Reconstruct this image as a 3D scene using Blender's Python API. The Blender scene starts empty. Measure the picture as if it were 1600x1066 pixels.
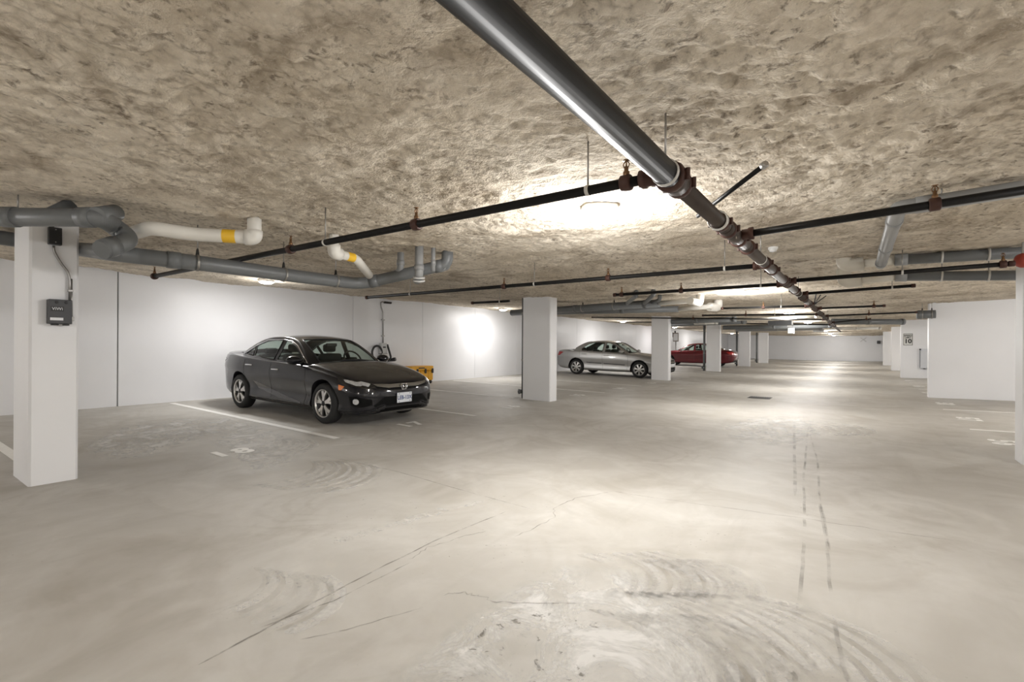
import bpy, bmesh, math, random
import numpy as np
from mathutils import Vector, Matrix, noise as mnoise
from mathutils.bvhtree import BVHTree

# ------------------------------------------------------------------ camera, world, exposure
SC = bpy.context.scene
COL = SC.collection
FPX, HC, CXP, CYP = 760.0, 1.30, 800.0, 540.0          # focal length and horizon in a 1600x1066 frame
YAW, ROLL = math.radians(35.4), math.radians(0.32)
fw = Vector((-math.sin(YAW), math.cos(YAW), 0)); rt = Vector((math.cos(YAW), math.sin(YAW), 0)); up = Vector((0, 0, 1))
R2 = math.cos(ROLL)*rt + math.sin(ROLL)*up
U2 = -math.sin(ROLL)*rt + math.cos(ROLL)*up
CAM = Vector((0, 0, HC))
cd = bpy.data.cameras.new('camera'); cam = bpy.data.objects.new('camera', cd); COL.objects.link(cam)
cam.matrix_world = Matrix(((R2.x, U2.x, -fw.x, 0), (R2.y, U2.y, -fw.y, 0), (R2.z, U2.z, -fw.z, HC), (0, 0, 0, 1)))
cd.sensor_width = 36.0; cd.lens = 36.0*FPX/1600.0; cd.shift_y = (CYP-533.0)/1600.0
cd.clip_start = 0.05; cd.clip_end = 200
SC.camera = cam
w = bpy.data.worlds.new('world'); SC.world = w; w.use_nodes = True
w.node_tree.nodes['Background'].inputs[0].default_value = (0.5, 0.5, 0.5, 1)
w.node_tree.nodes['Background'].inputs[1].default_value = 0.0
SC.view_settings.view_transform = 'Standard'; SC.view_settings.look = 'None'
SC.view_settings.exposure = 0.97; SC.view_settings.gamma = 1.0; SC.view_settings.use_curve_mapping = False
LAMP_W = 74.0
SC.cycles.diffuse_bounces = 4; SC.cycles.glossy_bounces = 3; SC.cycles.max_bounces = 8; SC.cycles.sample_clamp_indirect = 6; SC.cycles.adaptive_threshold = 0.03

# pixel -> place (a pixel gives a direction; the floor, wall or height gives the distance)
XV, SL = -2.0, 0.0145                                   # the floor falls to a drain line in the aisle
def zf(x): return abs(x-XV)*SL
def ray(px, py): return fw + (px-CXP)/FPX*R2 - (py-CYP)/FPX*U2
def onz(px, py, z): d = ray(px, py); return CAM + d*((z-HC)/d.z)
def onx(px, py, x): d = ray(px, py); return CAM + d*(x/d.x)
def ony(px, py, y): d = ray(px, py); return CAM + d*(y/d.y)
def onfl(px, py):
    d = ray(px, py)
    for s in (-1, 1):
        t = (HC + s*XV*SL)/(s*d.x*SL - d.z)
        p = CAM + d*t
        if s*(p.x-XV) >= -1e-6 and t > 0: return p
    return p

# ------------------------------------------------------------------ helpers
def link(o, parent=None):
    COL.objects.link(o)
    if parent is not None: o.parent = parent
    return o
def tag(o, label=None, cat=None, group=None, kind=None):
    if label: o['label'] = label
    if cat: o['category'] = cat
    if group: o['group'] = group
    if kind: o['kind'] = kind
    return o
def empty(name, loc=(0, 0, 0), label=None, cat=None, group=None):
    o = bpy.data.objects.new(name, None); o.location = loc; o.empty_display_size = 0.1
    link(o); tag(o, label, cat, group); return o
def mesh_obj(name, verts, faces, mats, parent=None, smooth=False, fmat=None):
    me = bpy.data.meshes.new(name); me.from_pydata([tuple(v) for v in verts], [], faces)
    for m in (mats if isinstance(mats, (list, tuple)) else [mats]): me.materials.append(m)
    if fmat is not None: me.polygons.foreach_set('material_index', fmat)
    if smooth: me.polygons.foreach_set('use_smooth', [True]*len(me.polygons))
    me.update()
    return link(bpy.data.objects.new(name, me), parent)
def bm_obj(name, bm, mats, parent=None, smooth=False):
    me = bpy.data.meshes.new(name); bm.to_mesh(me); bm.free()
    for m in (mats if isinstance(mats, (list, tuple)) else [mats]): me.materials.append(m)
    if smooth: me.polygons.foreach_set('use_smooth', [True]*len(me.polygons))
    return link(bpy.data.objects.new(name, me), parent)
def box_bm(a, b, bev=0.0, seg=1, bm=None):
    new = bm is None
    bm = bm or bmesh.new()
    t = bmesh.new()
    bmesh.ops.create_cube(t, size=1.0)
    c = [(a[i]+b[i])/2 for i in range(3)]; s = [abs(b[i]-a[i]) for i in range(3)]
    for v in t.verts: v.co = Vector((c[0]+v.co.x*s[0], c[1]+v.co.y*s[1], c[2]+v.co.z*s[2]))
    if bev > 0: bmesh.ops.bevel(t, geom=t.edges[:], offset=bev, segments=seg, affect='EDGES', profile=0.5)
    m = bpy.data.meshes.new('tmp'); t.to_mesh(m); t.free(); bm.from_mesh(m); bpy.data.meshes.remove(m)
    return bm
def box(name, a, b, mat, parent=None, bev=0.0, seg=1):
    return bm_obj(name, box_bm(a, b, bev, seg), mat, parent)
def frame_of(d):
    d = d.normalized(); a = Vector((0, 0, 1)) if abs(d.z) < 0.9 else Vector((1, 0, 0))
    u = d.cross(a).normalized(); return u, d.cross(u).normalized()
def lathe(prof, origin, axis, n=24, cap=True):
    """prof: (t along axis, radius)"""
    axis = Vector(axis).normalized(); u, v = frame_of(axis); o = Vector(origin)
    vs, fs = [], []
    for t, r in prof:
        for i in range(n):
            a = 2*math.pi*i/n; vs.append(o + axis*t + (u*math.cos(a)+v*math.sin(a))*r)
    for j in range(len(prof)-1):
        for i in range(n):
            k = (i+1) % n; fs.append((j*n+i, j*n+k, (j+1)*n+k, (j+1)*n+i))
    if cap:
        fs.append(tuple(range(n-1, -1, -1))); m = (len(prof)-1)*n; fs.append(tuple(range(m, m+n)))
    return vs, fs
def lathe_obj(name, prof, origin, axis, mat, parent=None, n=24, cap=True):
    vs, fs = lathe(prof, origin, axis, n, cap)
    o = mesh_obj(name, vs, fs, mat, parent)
    me = o.data
    me.polygons.foreach_set('use_smooth', [len(p.vertices) == 4 for p in me.polygons])
    return o
def round_path(pts, fil, k=6):
    pts = [Vector(p) for p in pts]
    if fil <= 0 or len(pts) < 3: return pts
    out = [pts[0]]
    for i in range(1, len(pts)-1):
        a, b, c = pts[i-1], pts[i], pts[i+1]
        d1, d2 = (a-b), (c-b)
        f = min(fil, d1.length*0.48, d2.length*0.48)
        p, q = b+d1.normalized()*f, b+d2.normalized()*f
        for j in range(k+1):
            t = j/k; out.append(p*(1-t)**2 + b*2*t*(1-t) + q*t*t)
    out.append(pts[-1]); return out
def tube(pts, r, n=16, fil=0.0, cap=True):
    P = round_path(pts, fil); vs, fs = [], []
    d0 = (P[1]-P[0]).normalized(); u, v = frame_of(d0)
    for i, p in enumerate(P):
        d = (P[min(i+1, len(P)-1)]-P[max(i-1, 0)]).normalized()
        u = (u - d*u.dot(d)).normalized(); v = d.cross(u)
        rr = r[i] if isinstance(r, (list, tuple)) else r
        for j in range(n):
            a = 2*math.pi*j/n; vs.append(p+(u*math.cos(a)+v*math.sin(a))*rr)
    for i in range(len(P)-1):
        for j in range(n):
            k = (j+1) % n; fs.append((i*n+j, i*n+k, (i+1)*n+k, (i+1)*n+j))
    if cap:
        fs.append(tuple(range(n-1, -1, -1))); m = (len(P)-1)*n; fs.append(tuple(range(m, m+n)))
    return vs, fs
def tube_obj(name, pts, r, mat, parent=None, n=16, fil=0.0):
    vs, fs = tube(pts, r, n, fil); o = mesh_obj(name, vs, fs, mat, parent)
    o.data.polygons.foreach_set('use_smooth', [len(p.vertices) == 4 for p in o.data.polygons]); return o
def text_mesh(name, body, size, mat, parent=None, ext=0.0005, bold=0.0, align='CENTER', space=1.0):
    cu = bpy.data.curves.new('txt', 'FONT'); cu.body = body; cu.size = size; cu.extrude = ext; cu.offset = bold
    cu.align_x = align; cu.align_y = 'CENTER'; cu.space_character = space; cu.resolution_u = 3
    o = bpy.data.objects.new('txt', cu); COL.objects.link(o)
    dg = bpy.context.evaluated_depsgraph_get(); me = bpy.data.meshes.new_from_object(o.evaluated_get(dg))
    bpy.data.objects.remove(o); bpy.data.curves.remove(cu)
    me.name = name; me.materials.clear(); me.materials.append(mat)
    return link(bpy.data.objects.new(name, me), parent)

# ------------------------------------------------------------------ materials
def mat(name, col, rough=0.5, metal=0.0, coat=0.0, spec=0.5, emit=None, estr=0.0, bump=0.0, bscale=50.0, var=0.0, vscale=3.0):
    m = bpy.data.materials.new(name); m.use_nodes = True
    nt = m.node_tree; b = nt.nodes['Principled BSDF']
    b.inputs['Base Color'].default_value = (*col, 1); b.inputs['Roughness'].default_value = rough
    b.inputs['Metallic'].default_value = metal; b.inputs['Coat Weight'].default_value = coat
    b.inputs['Specular IOR Level'].default_value = spec
    if emit: b.inputs['Emission Color'].default_value = (*emit, 1); b.inputs['Emission Strength'].default_value = estr
    tc = nt.nodes.new('ShaderNodeTexCoord')
    # every material gets a little procedural life in colour and relief
    n = nt.nodes.new('ShaderNodeTexNoise'); n.inputs['Scale'].default_value = vscale; n.inputs['Detail'].default_value = 5
    nt.links.new(tc.outputs['Object'], n.inputs['Vector'])
    if var <= 0: var = 0.03
    mx = nt.nodes.new('ShaderNodeMix'); mx.data_type = 'RGBA'
    mx.inputs[6].default_value = tuple(c*(1-var) for c in col)+(1,); mx.inputs[7].default_value = tuple(min(1, c*(1+var)) for c in col)+(1,)
    nt.links.new(n.outputs['Fac'], mx.inputs[0]); nt.links.new(mx.outputs[2], b.inputs['Base Color'])
    if bump > 0:
        n2 = nt.nodes.new('ShaderNodeTexNoise'); n2.inputs['Scale'].default_value = bscale; n2.inputs['Detail'].default_value = 4
        nt.links.new(tc.outputs['Object'], n2.inputs['Vector'])
        bp = nt.nodes.new('ShaderNodeBump'); bp.inputs['Strength'].default_value = bump; bp.inputs['Distance'].default_value = 0.01
        nt.links.new(n2.outputs['Fac'], bp.inputs['Height']); nt.links.new(bp.outputs['Normal'], b.inputs['Normal'])
    return m
class NT:
    """tiny node-graph writer"""
    def __init__(s, name):
        s.m = bpy.data.materials.new(name); s.m.use_nodes = True; s.t = s.m.node_tree; s.b = s.t.nodes['Principled BSDF']
        s.tc = s.t.nodes.new('ShaderNodeTexCoord').outputs['Object']
    def lk(s, a, i):
        if hasattr(a, 'is_linked'): s.t.links.new(a, i)
        else: i.default_value = a
    def mapv(s, scale=(1, 1, 1), rot=(0, 0, 0), loc=(0, 0, 0), v=None):
        n = s.t.nodes.new('ShaderNodeMapping'); s.t.links.new(v or s.tc, n.inputs[0])
        n.inputs['Scale'].default_value = scale; n.inputs['Rotation'].default_value = rot; n.inputs['Location'].default_value = loc
        return n.outputs[0]
    def noise(s, scale, detail=5, rough=0.55, dist=0.0, v=None, out='Fac'):
        n = s.t.nodes.new('ShaderNodeTexNoise'); s.t.links.new(v or s.tc, n.inputs['Vector'])
        n.inputs['Scale'].default_value = scale; n.inputs['Detail'].default_value = detail
        n.inputs['Roughness'].default_value = rough; n.inputs['Distortion'].default_value = dist
        return n.outputs[out]
    def voro(s, scale, v=None, out='Distance', feat='F1', rnd=1.0):
        n = s.t.nodes.new('ShaderNodeTexVoronoi'); n.feature = feat; s.t.links.new(v or s.tc, n.inputs['Vector'])
        n.inputs['Scale'].default_value = scale; n.inputs['Randomness'].default_value = rnd
        return n.outputs[out]
    def math(s, op, a, b=0.0, c=0.0, clamp=False):
        n = s.t.nodes.new('ShaderNodeMath'); n.operation = op; n.use_clamp = clamp
        s.lk(a, n.inputs[0]); s.lk(b, n.inputs[1]); s.lk(c, n.inputs[2]); return n.outputs[0]
    def ramp(s, f, lo, hi):
        n = s.t.nodes.new('ShaderNodeMapRange'); n.clamp = True; s.lk(f, n.inputs[0])
        n.inputs[1].default_value = lo; n.inputs[2].default_value = hi; return n.outputs[0]
    def mix(s, f, a, b):
        n = s.t.nodes.new('ShaderNodeMix'); n.data_type = 'RGBA'; s.lk(f, n.inputs[0])
        for k, x in ((6, a), (7, b)):
            if hasattr(x, 'is_linked'): s.t.links.new(x, n.inputs[k])
            else: n.inputs[k].default_value = (*x, 1)
        return n.outputs[2]
    def vadd(s, a, b):
        n = s.t.nodes.new('ShaderNodeVectorMath'); n.operation = 'ADD'; s.lk(a, n.inputs[0]); s.lk(b, n.inputs[1]); return n.outputs[0]
    def bump(s, h, strength=0.3, dist=0.01, normal=None):
        n = s.t.nodes.new('ShaderNodeBump'); n.inputs['Strength'].default_value = strength; n.inputs['Distance'].default_value = dist
        s.lk(h, n.inputs['Height'])
        if normal is not None: s.t.links.new(normal, n.inputs['Normal'])
        return n.outputs[0]
    def done(s, col, rough=0.6, normal=None, spec=None):
        s.lk(col, s.b.inputs['Base Color']) if hasattr(col, 'is_linked') else setattr(s.b.inputs['Base Color'], 'default_value', (*col, 1))
        s.lk(rough, s.b.inputs['Roughness'])
        if normal is not None: s.t.links.new(normal, s.b.inputs['Normal'])
        if spec is not None: s.b.inputs['Specular IOR Level'].default_value = spec
        return s.m

def floor_material():
    g = NT('troweled_concrete')
    big = g.noise(0.35, 4, 0.5, 0.4); mid = g.noise(1.6, 4, 0.6, 0.6); fine = g.noise(9, 4, 0.65, 0.3)
    c = g.mix(g.ramp(big, 0.3, 0.7), (0.405, 0.384, 0.346), (0.515, 0.500, 0.468))
    c = g.mix(g.math('MULTIPLY', g.ramp(mid, 0.42, 0.70), 0.5), c, (0.655, 0.64, 0.612))
    c = g.mix(g.math('MULTIPLY', g.ramp(g.noise(0.8, 5, 0.6, 1.2, v=g.mapv(loc=(5, 3, 0))), 0.5, 0.72), 0.6), c, (0.31, 0.28, 0.235))
    # machine-trowel arcs: rings round scattered centres, only in patches
    warp = g.vadd(g.tc, g.noise(0.9, 2, 0.5, 0, out='Color'))
    d = g.voro(0.42, v=warp)
    rings = g.math('SINE', g.math('MULTIPLY', d, 58.0))
    rings2 = g.math('SINE', g.math('MULTIPLY', g.voro(0.8, v=g.mapv(loc=(3.3, 1.7, 0), v=warp)), 46.0))
    rmask = g.ramp(g.noise(0.45, 3, 0.5, 0.3, v=g.mapv(loc=(1.3, 7.7, 0))), 0.50, 0.66)
    rr = g.math('MULTIPLY', g.ramp(g.math('ADD', rings, g.math('MULTIPLY', g.math('SUBTRACT', fine, 0.5), 3.0)), 0.1, 1.2), rmask)
    rr2 = g.math('MULTIPLY', g.ramp(g.math('ADD', rings2, g.math('MULTIPLY', g.math('SUBTRACT', fine, 0.5), 3.0)), 0.2, 1.2), g.ramp(g.noise(0.6, 3, 0.5, 0.3, v=g.mapv(loc=(11.3, 2.7, 0))), 0.50, 0.64))
    c = g.mix(g.math('MULTIPLY', rr, 0.22), c, (0.72, 0.70, 0.67))
    c = g.mix(g.math('MULTIPLY', rr2, 0.22), c, (0.29, 0.262, 0.215))
    # rubber streaks along the traffic and small pits
    st = g.noise(2.2, 5, 0.6, 0.2, v=g.mapv(scale=(1.6, 0.22, 1)))
    c = g.mix(g.math('MULTIPLY', g.ramp(st, 0.56, 0.74), 0.25), c, (0.27, 0.25, 0.215))
    pits = g.ramp(g.noise(38, 2, 0.5), 0.70, 0.76)
    c = g.mix(g.math('MULTIPLY', pits, g.math('MULTIPLY', g.ramp(g.noise(1.1, 3, v=g.mapv(loc=(9, 9, 0))), 0.48, 0.62), 0.65)), c, (0.15, 0.135, 0.11))
    c = g.mix(g.math('MULTIPLY', g.ramp(fine, 0.35, 0.75), 0.18), c, (0.42, 0.39, 0.34))
    h = g.math('MULTIPLY', fine, 0.7)
    ro = g.math('ADD', 0.46, g.math('MULTIPLY', mid, 0.22))
    return g.done(c, ro, g.bump(h, 0.18, 0.006), 0.4)
def ceiling_material():
    g = NT('sprayed_insulation')
    wv = g.vadd(g.tc, g.noise(0.7, 3, 0.5, out='Color'))
    big = g.noise(0.55, 5, 0.6, 0.9, v=g.mapv(scale=(0.75, 1.0, 0.0), v=wv))
    mid = g.noise(2.6, 4, 0.65, 0.8); fine = g.noise(17, 4, 0.62, 0.15); vf = g.noise(60, 2, 0.7)
    c = g.mix(g.ramp(big, 0.38, 0.60), (0.56, 0.488, 0.388), (0.81, 0.733, 0.62))  # bands here and streaks below: stains plus painted shading of the folds
    c = g.mix(g.math('MULTIPLY', g.ramp(mid, 0.45, 0.72), 0.55), c, (0.74, 0.68, 0.585))
    c = g.mix(g.math('MULTIPLY', g.ramp(g.noise(1.3, 5, 0.65, 1.6, v=g.mapv(loc=(4, 8, 0))), 0.50, 0.66), 0.75), c, (0.34, 0.28, 0.21))
    cv = g.voro(26, v=g.vadd(g.tc, g.mapv(scale=(0.05, 0.05, 0.0), v=g.noise(9, 3, 0.6, 0, out='Color'))))
    crevice_shade = g.math('MULTIPLY', g.ramp(cv, 0.42, 0.80), g.ramp(g.noise(3.1, 4, 0.6, 0.3, v=g.mapv(loc=(7, 1, 0))), 0.36, 0.62))  # shade in the crevices between lumps, painted into the colour
    c = g.mix(g.math('MULTIPLY', crevice_shade, 0.58), c, (0.25, 0.20, 0.145))
    pit = g.ramp(fine, 0.56, 0.66)  # cavity shade of the pits, painted in because the relief shades weakly
    c = g.mix(g.math('MULTIPLY', pit, g.math('MULTIPLY', g.ramp(g.noise(1.0, 4, 0.6, 0.5, v=g.mapv(loc=(2, 5, 0))), 0.34, 0.58), 0.8)), c, (0.17, 0.135, 0.10))
    c = g.mix(g.math('MULTIPLY', g.ramp(vf, 0.56, 0.72), 0.30), c, (0.82, 0.76, 0.66))
    h = g.math('ADD', g.math('MULTIPLY', fine, -1.1), g.math('MULTIPLY', vf, 0.45))
    n = g.bump(h, 0.85, 0.022)
    return g.done(c, 0.95, n, 0.15)
def paint_wall_material(name, col, rough=0.33):
    g = NT(name)
    n = g.noise(0.8, 5, 0.6); f = g.noise(30, 4, 0.6)
    c = g.mix(g.ramp(n, 0.3, 0.7), tuple(x*0.955 for x in col), col)
    c = g.mix(g.math('MULTIPLY', g.ramp(g.noise(7, 6, 0.7), 0.66, 0.78), 0.10), c, (0.45, 0.43, 0.40))
    return g.done(c, g.math('ADD', rough, g.math('MULTIPLY', n, 0.15)), g.bump(f, 0.10, 0.004), 0.5)

M = {}
M['floor'] = floor_material(); M['ceil'] = ceiling_material()
M['wall'] = paint_wall_material('white_wall_paint', (0.85, 0.855, 0.88))
M['column'] = paint_wall_material('white_column_paint', (0.81, 0.812, 0.825), 0.42)
M['joint'] = mat('joint_sealant', (0.30, 0.30, 0.30), 0.8)  # grey of the recessed wall joints
M['line'] = mat('worn_line_paint', (0.90, 0.89, 0.86), 0.6, var=0.10, vscale=25)
M['black_pipe'] = mat('black_steel_pipe', (0.013, 0.0125, 0.012), 0.45, 0.0, spec=0.14, var=0.3, vscale=8)
M['brown_pipe'] = mat('primed_brown_pipe', (0.060, 0.046, 0.038), 0.45, 0.0, spec=0.3, var=0.25, vscale=6)
M['coupling'] = mat('rust_red_coupling', (0.060, 0.027, 0.020), 0.5, 0.0, spec=0.3, var=0.3, vscale=20)
M['brass'] = mat('sprinkler_brass', (0.24, 0.14, 0.075), 0.4, 0.8)
M['zinc'] = mat('zinc_rod', (0.34, 0.33, 0.31), 0.4, 0.8)
M['ring'] = mat('white_zinc_ring', (0.62, 0.61, 0.58), 0.45, 0.4)
M['abs'] = mat('grey_plastic_pipe', (0.150, 0.158, 0.162), 0.42, var=0.12, vscale=5)
M['abs_light'] = mat('light_grey_plastic_pipe', (0.27, 0.275, 0.275), 0.42, var=0.1, vscale=5)
M['pvc'] = mat('white_insulated_pipe', (0.74, 0.72, 0.67), 0.5, var=0.05, vscale=6)
M['pvc_dim'] = mat('taped_cream_fitting', (0.60, 0.565, 0.49), 0.6, var=0.08, vscale=6)
M['yellow_label'] = mat('yellow_pipe_label', (0.83, 0.50, 0.03), 0.5)
M['black'] = mat('black_plastic', (0.018, 0.018, 0.019), 0.45)
M['dark_grey'] = mat('dark_grey_enclosure', (0.055, 0.056, 0.060), 0.5)
M['label_white'] = mat('white_label', (0.75, 0.76, 0.78), 0.5)
M['chrome'] = mat('chrome', (0.78, 0.78, 0.80), 0.12, 1.0)
M['conduit'] = mat('galvanised_conduit', (0.33, 0.32, 0.31), 0.35, 0.85)
M['lens'] = mat('lit_diffuser', (0.9, 0.9, 0.9), 0.4, emit=(1.0, 0.985, 0.95), estr=14.0)
M['fixture'] = mat('white_fixture_ring', (0.82, 0.82, 0.81), 0.4)
M['red'] = mat('red_fire_bell', (0.36, 0.05, 0.03), 0.4)
M['iron'] = mat('cast_iron_grate', (0.05, 0.048, 0.045), 0.7, 0.5, bump=0.2)
M['orange'] = mat('orange_yellow_plastic', (0.80, 0.40, 0.015), 0.38, var=0.15, vscale=8)
M['sign'] = mat('white_sign_face', (0.74, 0.74, 0.72), 0.4)
M['sign_ink'] = mat('black_sign_ink', (0.02, 0.02, 0.02), 0.5)
M['panel'] = mat('pale_grey_panel', (0.66, 0.68, 0.72), 0.4)
M['brown_box'] = mat('brown_grey_enclosure', (0.20, 0.165, 0.13), 0.5)
M['grey_box'] = mat('silver_grey_enclosure', (0.52, 0.52, 0.51), 0.4)
def decal_mat(name, col, lo, hi, scale, amt):
    g = NT(name); g.b.inputs['Roughness'].default_value = 0.7
    n = g.noise(scale, 5, 0.65)
    g.done(col, 0.7)
    g.lk(g.math('MULTIPLY', g.ramp(n, lo, hi), amt), g.b.inputs['Alpha'])
    return g.m
M['crack'] = decal_mat('hairline_crack', (0.13, 0.115, 0.095), 0.35, 0.62, 9, 0.45)
M['tyre_mark'] = decal_mat('rubber_scuff', (0.10, 0.09, 0.075), 0.42, 0.70, 3, 0.36)
M['scrape'] = decal_mat('pale_scrape', (0.80, 0.79, 0.76), 0.45, 0.70, 14, 0.5)

# ------------------------------------------------------------------ the room shell
WL, WR, YB, YF = -11.15, 7.2, -7.0, 55.0
def hash2(ix, iy, s):
    h = (ix.astype(np.int64)*374761393 + iy.astype(np.int64)*668265263 + s*982451653) & 0x7fffffff
    h = ((h ^ (h >> 13))*1274126177) & 0x7fffffff
    return ((h ^ (h >> 16)) & 0xffff)/65535.0
def vnoise(x, y, s=0):
    ix, iy = np.floor(x), np.floor(y); fx, fy = x-ix, y-iy
    fx = fx*fx*fx*(fx*(fx*6-15)+10); fy = fy*fy*fy*(fy*(fy*6-15)+10)
    a, b = hash2(ix, iy, s), hash2(ix+1, iy, s); c, d = hash2(ix, iy+1, s), hash2(ix+1, iy+1, s)
    return (a*(1-fx)+b*fx)*(1-fy)+(c*(1-fx)+d*fx)*fy - 0.5
def zceil(x, y):
    x = np.asarray(x, float); y = np.asarray(y, float)
    base = 2.385 + np.where(x < XV, 0.0425*np.maximum(0, XV-x-3.6), 0.035*np.maximum(0, x-XV-3.0))
    return base + 0.050*vnoise(x*0.55+3, y*0.8+1, 1) + 0.030*vnoise(x*1.7, y*2.1, 2) + 0.016*vnoise(x*5, y*5.5, 3)
def zc(x, y): return float(zceil(x, y))
def grid_lines(segs):
    out = []
    for a, b, st in segs:
        n = max(1, int(round((b-a)/st))); out += list(a+(b-a)*np.arange(n)/n)
    out.append(segs[-1][1]); return np.array(out)
def build_shell():
    # floor: two falls meeting on the drain line
    xs = np.array([WL-0.2, -8, -5, XV, 1.5, WR+0.2]); ys = np.linspace(YB-0.2, YF+0.2, 20)
    vs = [(x, y, zf(x)) for y in ys for x in xs]; n = len(xs)
    fs = [(j*n+i, j*n+i+1, (j+1)*n+i+1, (j+1)*n+i) for j in range(len(ys)-1) for i in range(n-1)]
    fl = mesh_obj('floor', vs, fs, M['floor']); tag(fl, 'troweled grey concrete parking floor', kind='structure')
    xs = grid_lines([(WL-0.2, -7, 0.12), (-7, -4.5, 0.05), (-4.5, 2.2, 0.022), (2.2, WR+0.2, 0.2)])
    ys = grid_lines([(YB-0.2, 0.3, 0.25), (0.3, 4.6, 0.022), (4.6, 7.0, 0.045), (7.0, 14, 0.09), (14, YF+0.2, 0.28)])
    X, Y = np.meshgrid(xs, ys); Z = zceil(X, Y)
    rough = 0.45+0.9*np.clip(vnoise(X*0.9+7, Y*0.9+2, 9)+0.45, 0, 1)      # smoother and rougher sprayed patches
    Z = Z + rough*(0.020*vnoise(X*11, Y*11, 5) + 0.026*np.abs(vnoise(X*17+vnoise(X*9, Y*9, 11), Y*17, 6)) + 0.014*vnoise(X*31, Y*31, 7))
    n = len(xs); m = len(ys)
    vs = np.stack([X.ravel(), Y.ravel(), Z.ravel()], 1)
    me = bpy.data.meshes.new('ceiling'); I = np.arange(n*m).reshape(m, n)
    F = np.stack([I[:-1, :-1], I[1:, :-1], I[1:, 1:], I[:-1, 1:]], -1).reshape(-1, 4)
    me.vertices.add(len(vs)); me.vertices.foreach_set('co', vs.ravel())
    me.loops.add(F.size); me.loops.foreach_set('vertex_index', F.ravel())
    me.polygons.add(len(F)); me.polygons.foreach_set('loop_start', np.arange(0, F.size, 4)); me.polygons.foreach_set('loop_total', np.full(len(F), 4))
    me.polygons.foreach_set('use_smooth', np.ones(len(F), bool)); me.update(calc_edges=True); me.validate()
    me.materials.append(M['ceil'])
    c = link(bpy.data.objects.new('ceiling', me)); tag(c, 'lumpy beige sprayed insulation ceiling', kind='structure')
    # left wall: backing with one panel between each pair of joints
    wl = box('wall_left', (WL-0.25, YB, -0.1), (WL-0.02, YF, 3.0), M['joint']); tag(wl, 'long white painted concrete wall behind the stalls', kind='structure')
    js = [YB, 0.55, 3.108, 8.25, 10.83, 13.40, 15.98, 18.56, 21.14, 23.7, 26.3, 28.9, 31.5, 34.1, 36.7, 39.3, 41.9, 44.5, 47.1, 49.7, 52.3, YF]
    for i in range(len(js)-1):
        g = 0.011 if abs(js[i]-3.108) < 0.01 else 0.004; g2 = 0.011 if abs(js[i+1]-3.108) < 0.01 else 0.004
        bm = box_bm((WL-0.03, js[i]+g, -0.05), (WL, js[i+1]-g2, 2.95), 0.003)
        bm_obj('wall_panel', bm, M['wall'], wl)
    for nm, a, b, lb in (('wall_right', (WR, YB, -0.1), (WR+0.2, YF, 3.0), 'white painted wall behind the right stalls'),
                         ('wall_back', (WL, YB-0.2, -0.1), (WR, YB, 3.0), 'white painted wall at the near end'),
                         ('wall_far', (WL, YF, -0.1), (WR, YF+0.2, 3.0), 'white painted wall at the far end of the aisle'),
                         ('wall_partition_near', (1.455, 16.02, -0.1), (WR+0.1, 16.30, 2.75), 'wide white cross wall on the right'),
                         ('wall_partition_far', (1.455, 25.75, -0.1), (WR+0.1, 26.0, 2.75), 'white cross wall carrying the speed sign')):
        tag(bm_obj(nm, box_bm(a, b, 0.012, 2), M['wall']), lb, kind='structure')
build_shell()

# columns along both sides of the aisle
COLS = []
def column(x0, x1, y0, y1, label, group=None):
    bm = box_bm((x0, y0, -0.05), (x1, y1, 2.62), 0.018, 1)
    o = bm_obj('concrete_column', bm, M['column']); tag(o, label, 'column', group)
    foot = None
    return o
column(-6.42, -5.82, 1.005, 1.335, 'white square concrete column with electrical boxes, nearest on the left')
column(-6.32, -5.58, 9.315, 9.625, 'white concrete column between the black sedan and the silver sedan')
column(-6.26, -5.62, 17.75, 18.05, 'white concrete column in front of the silver sedan nose')
column(-6.25, -5.60, 25.75, 26.05, 'white concrete column in front of the red car tail')
column(-6.25, -5.60, 34.0, 34.3, 'white concrete column just beyond the red car')
column(-6.25, -5.60, 41.7, 42.0, 'farthest white concrete column left of the aisle, against the far wall')
column(1.445, 2.1, 7.42, 7.75, 'white concrete column cut off by the right edge of the picture')
column(1.50, 2.2, 33.6, 33.95, 'grey shaded concrete column left of the speed sign wall')
column(1.46, 2.1, 43.0, 43.3, 'thin bright column at the right end of the far wall')

# ------------------------------------------------------------------ ceiling lights
def ceiling_light(x, y, label, zfix=None, power=None, group='round ceiling lights', down=0.20):
    z = (zc(x, y) if zfix is None else zfix)
    t = empty('ceiling_light', (x, y, z), label, 'light', group)
    lathe_obj('base_ring', [(0.03, 0.135), (-0.025, 0.150), (-0.032, 0.146), (-0.032, 0.120)], (0, 0, 0), (0, 0, 1), M['fixture'], t, 32)
    prof = [(-0.020, 0.132)] + [(-0.030-0.042*math.sin(a), 0.132*math.cos(a)) for a in np.linspace(0.05, 1.5, 8)]
    lathe_obj('diffuser', prof, (0, 0, 0), (0, 0, 1), M['lens'], t, 32)
    ld = bpy.data.lights.new('lamp_bulb', 'AREA'); ld.shape = 'DISK'; ld.size = 0.26; ld.energy = power or LAMP_W; ld.color = (1.0, 0.985, 0.965)
    ld.energy *= down
    lo = bpy.data.objects.new('lamp_bulb', ld); link(lo, t); lo.location = (0, 0, -0.082)
    lp_ = bpy.data.lights.new('added_spread_light', 'POINT'); lp_.energy = (power or LAMP_W)*(1-down); lp_.shadow_soft_size = 0.10; lp_.color = ld.color   # added soft source below the fixture, spreads light wider than the fitting would
    lo = bpy.data.objects.new('added_spread_light', lp_); link(lo, t); lo.location = (0, 0, -0.34)
    return t
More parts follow.
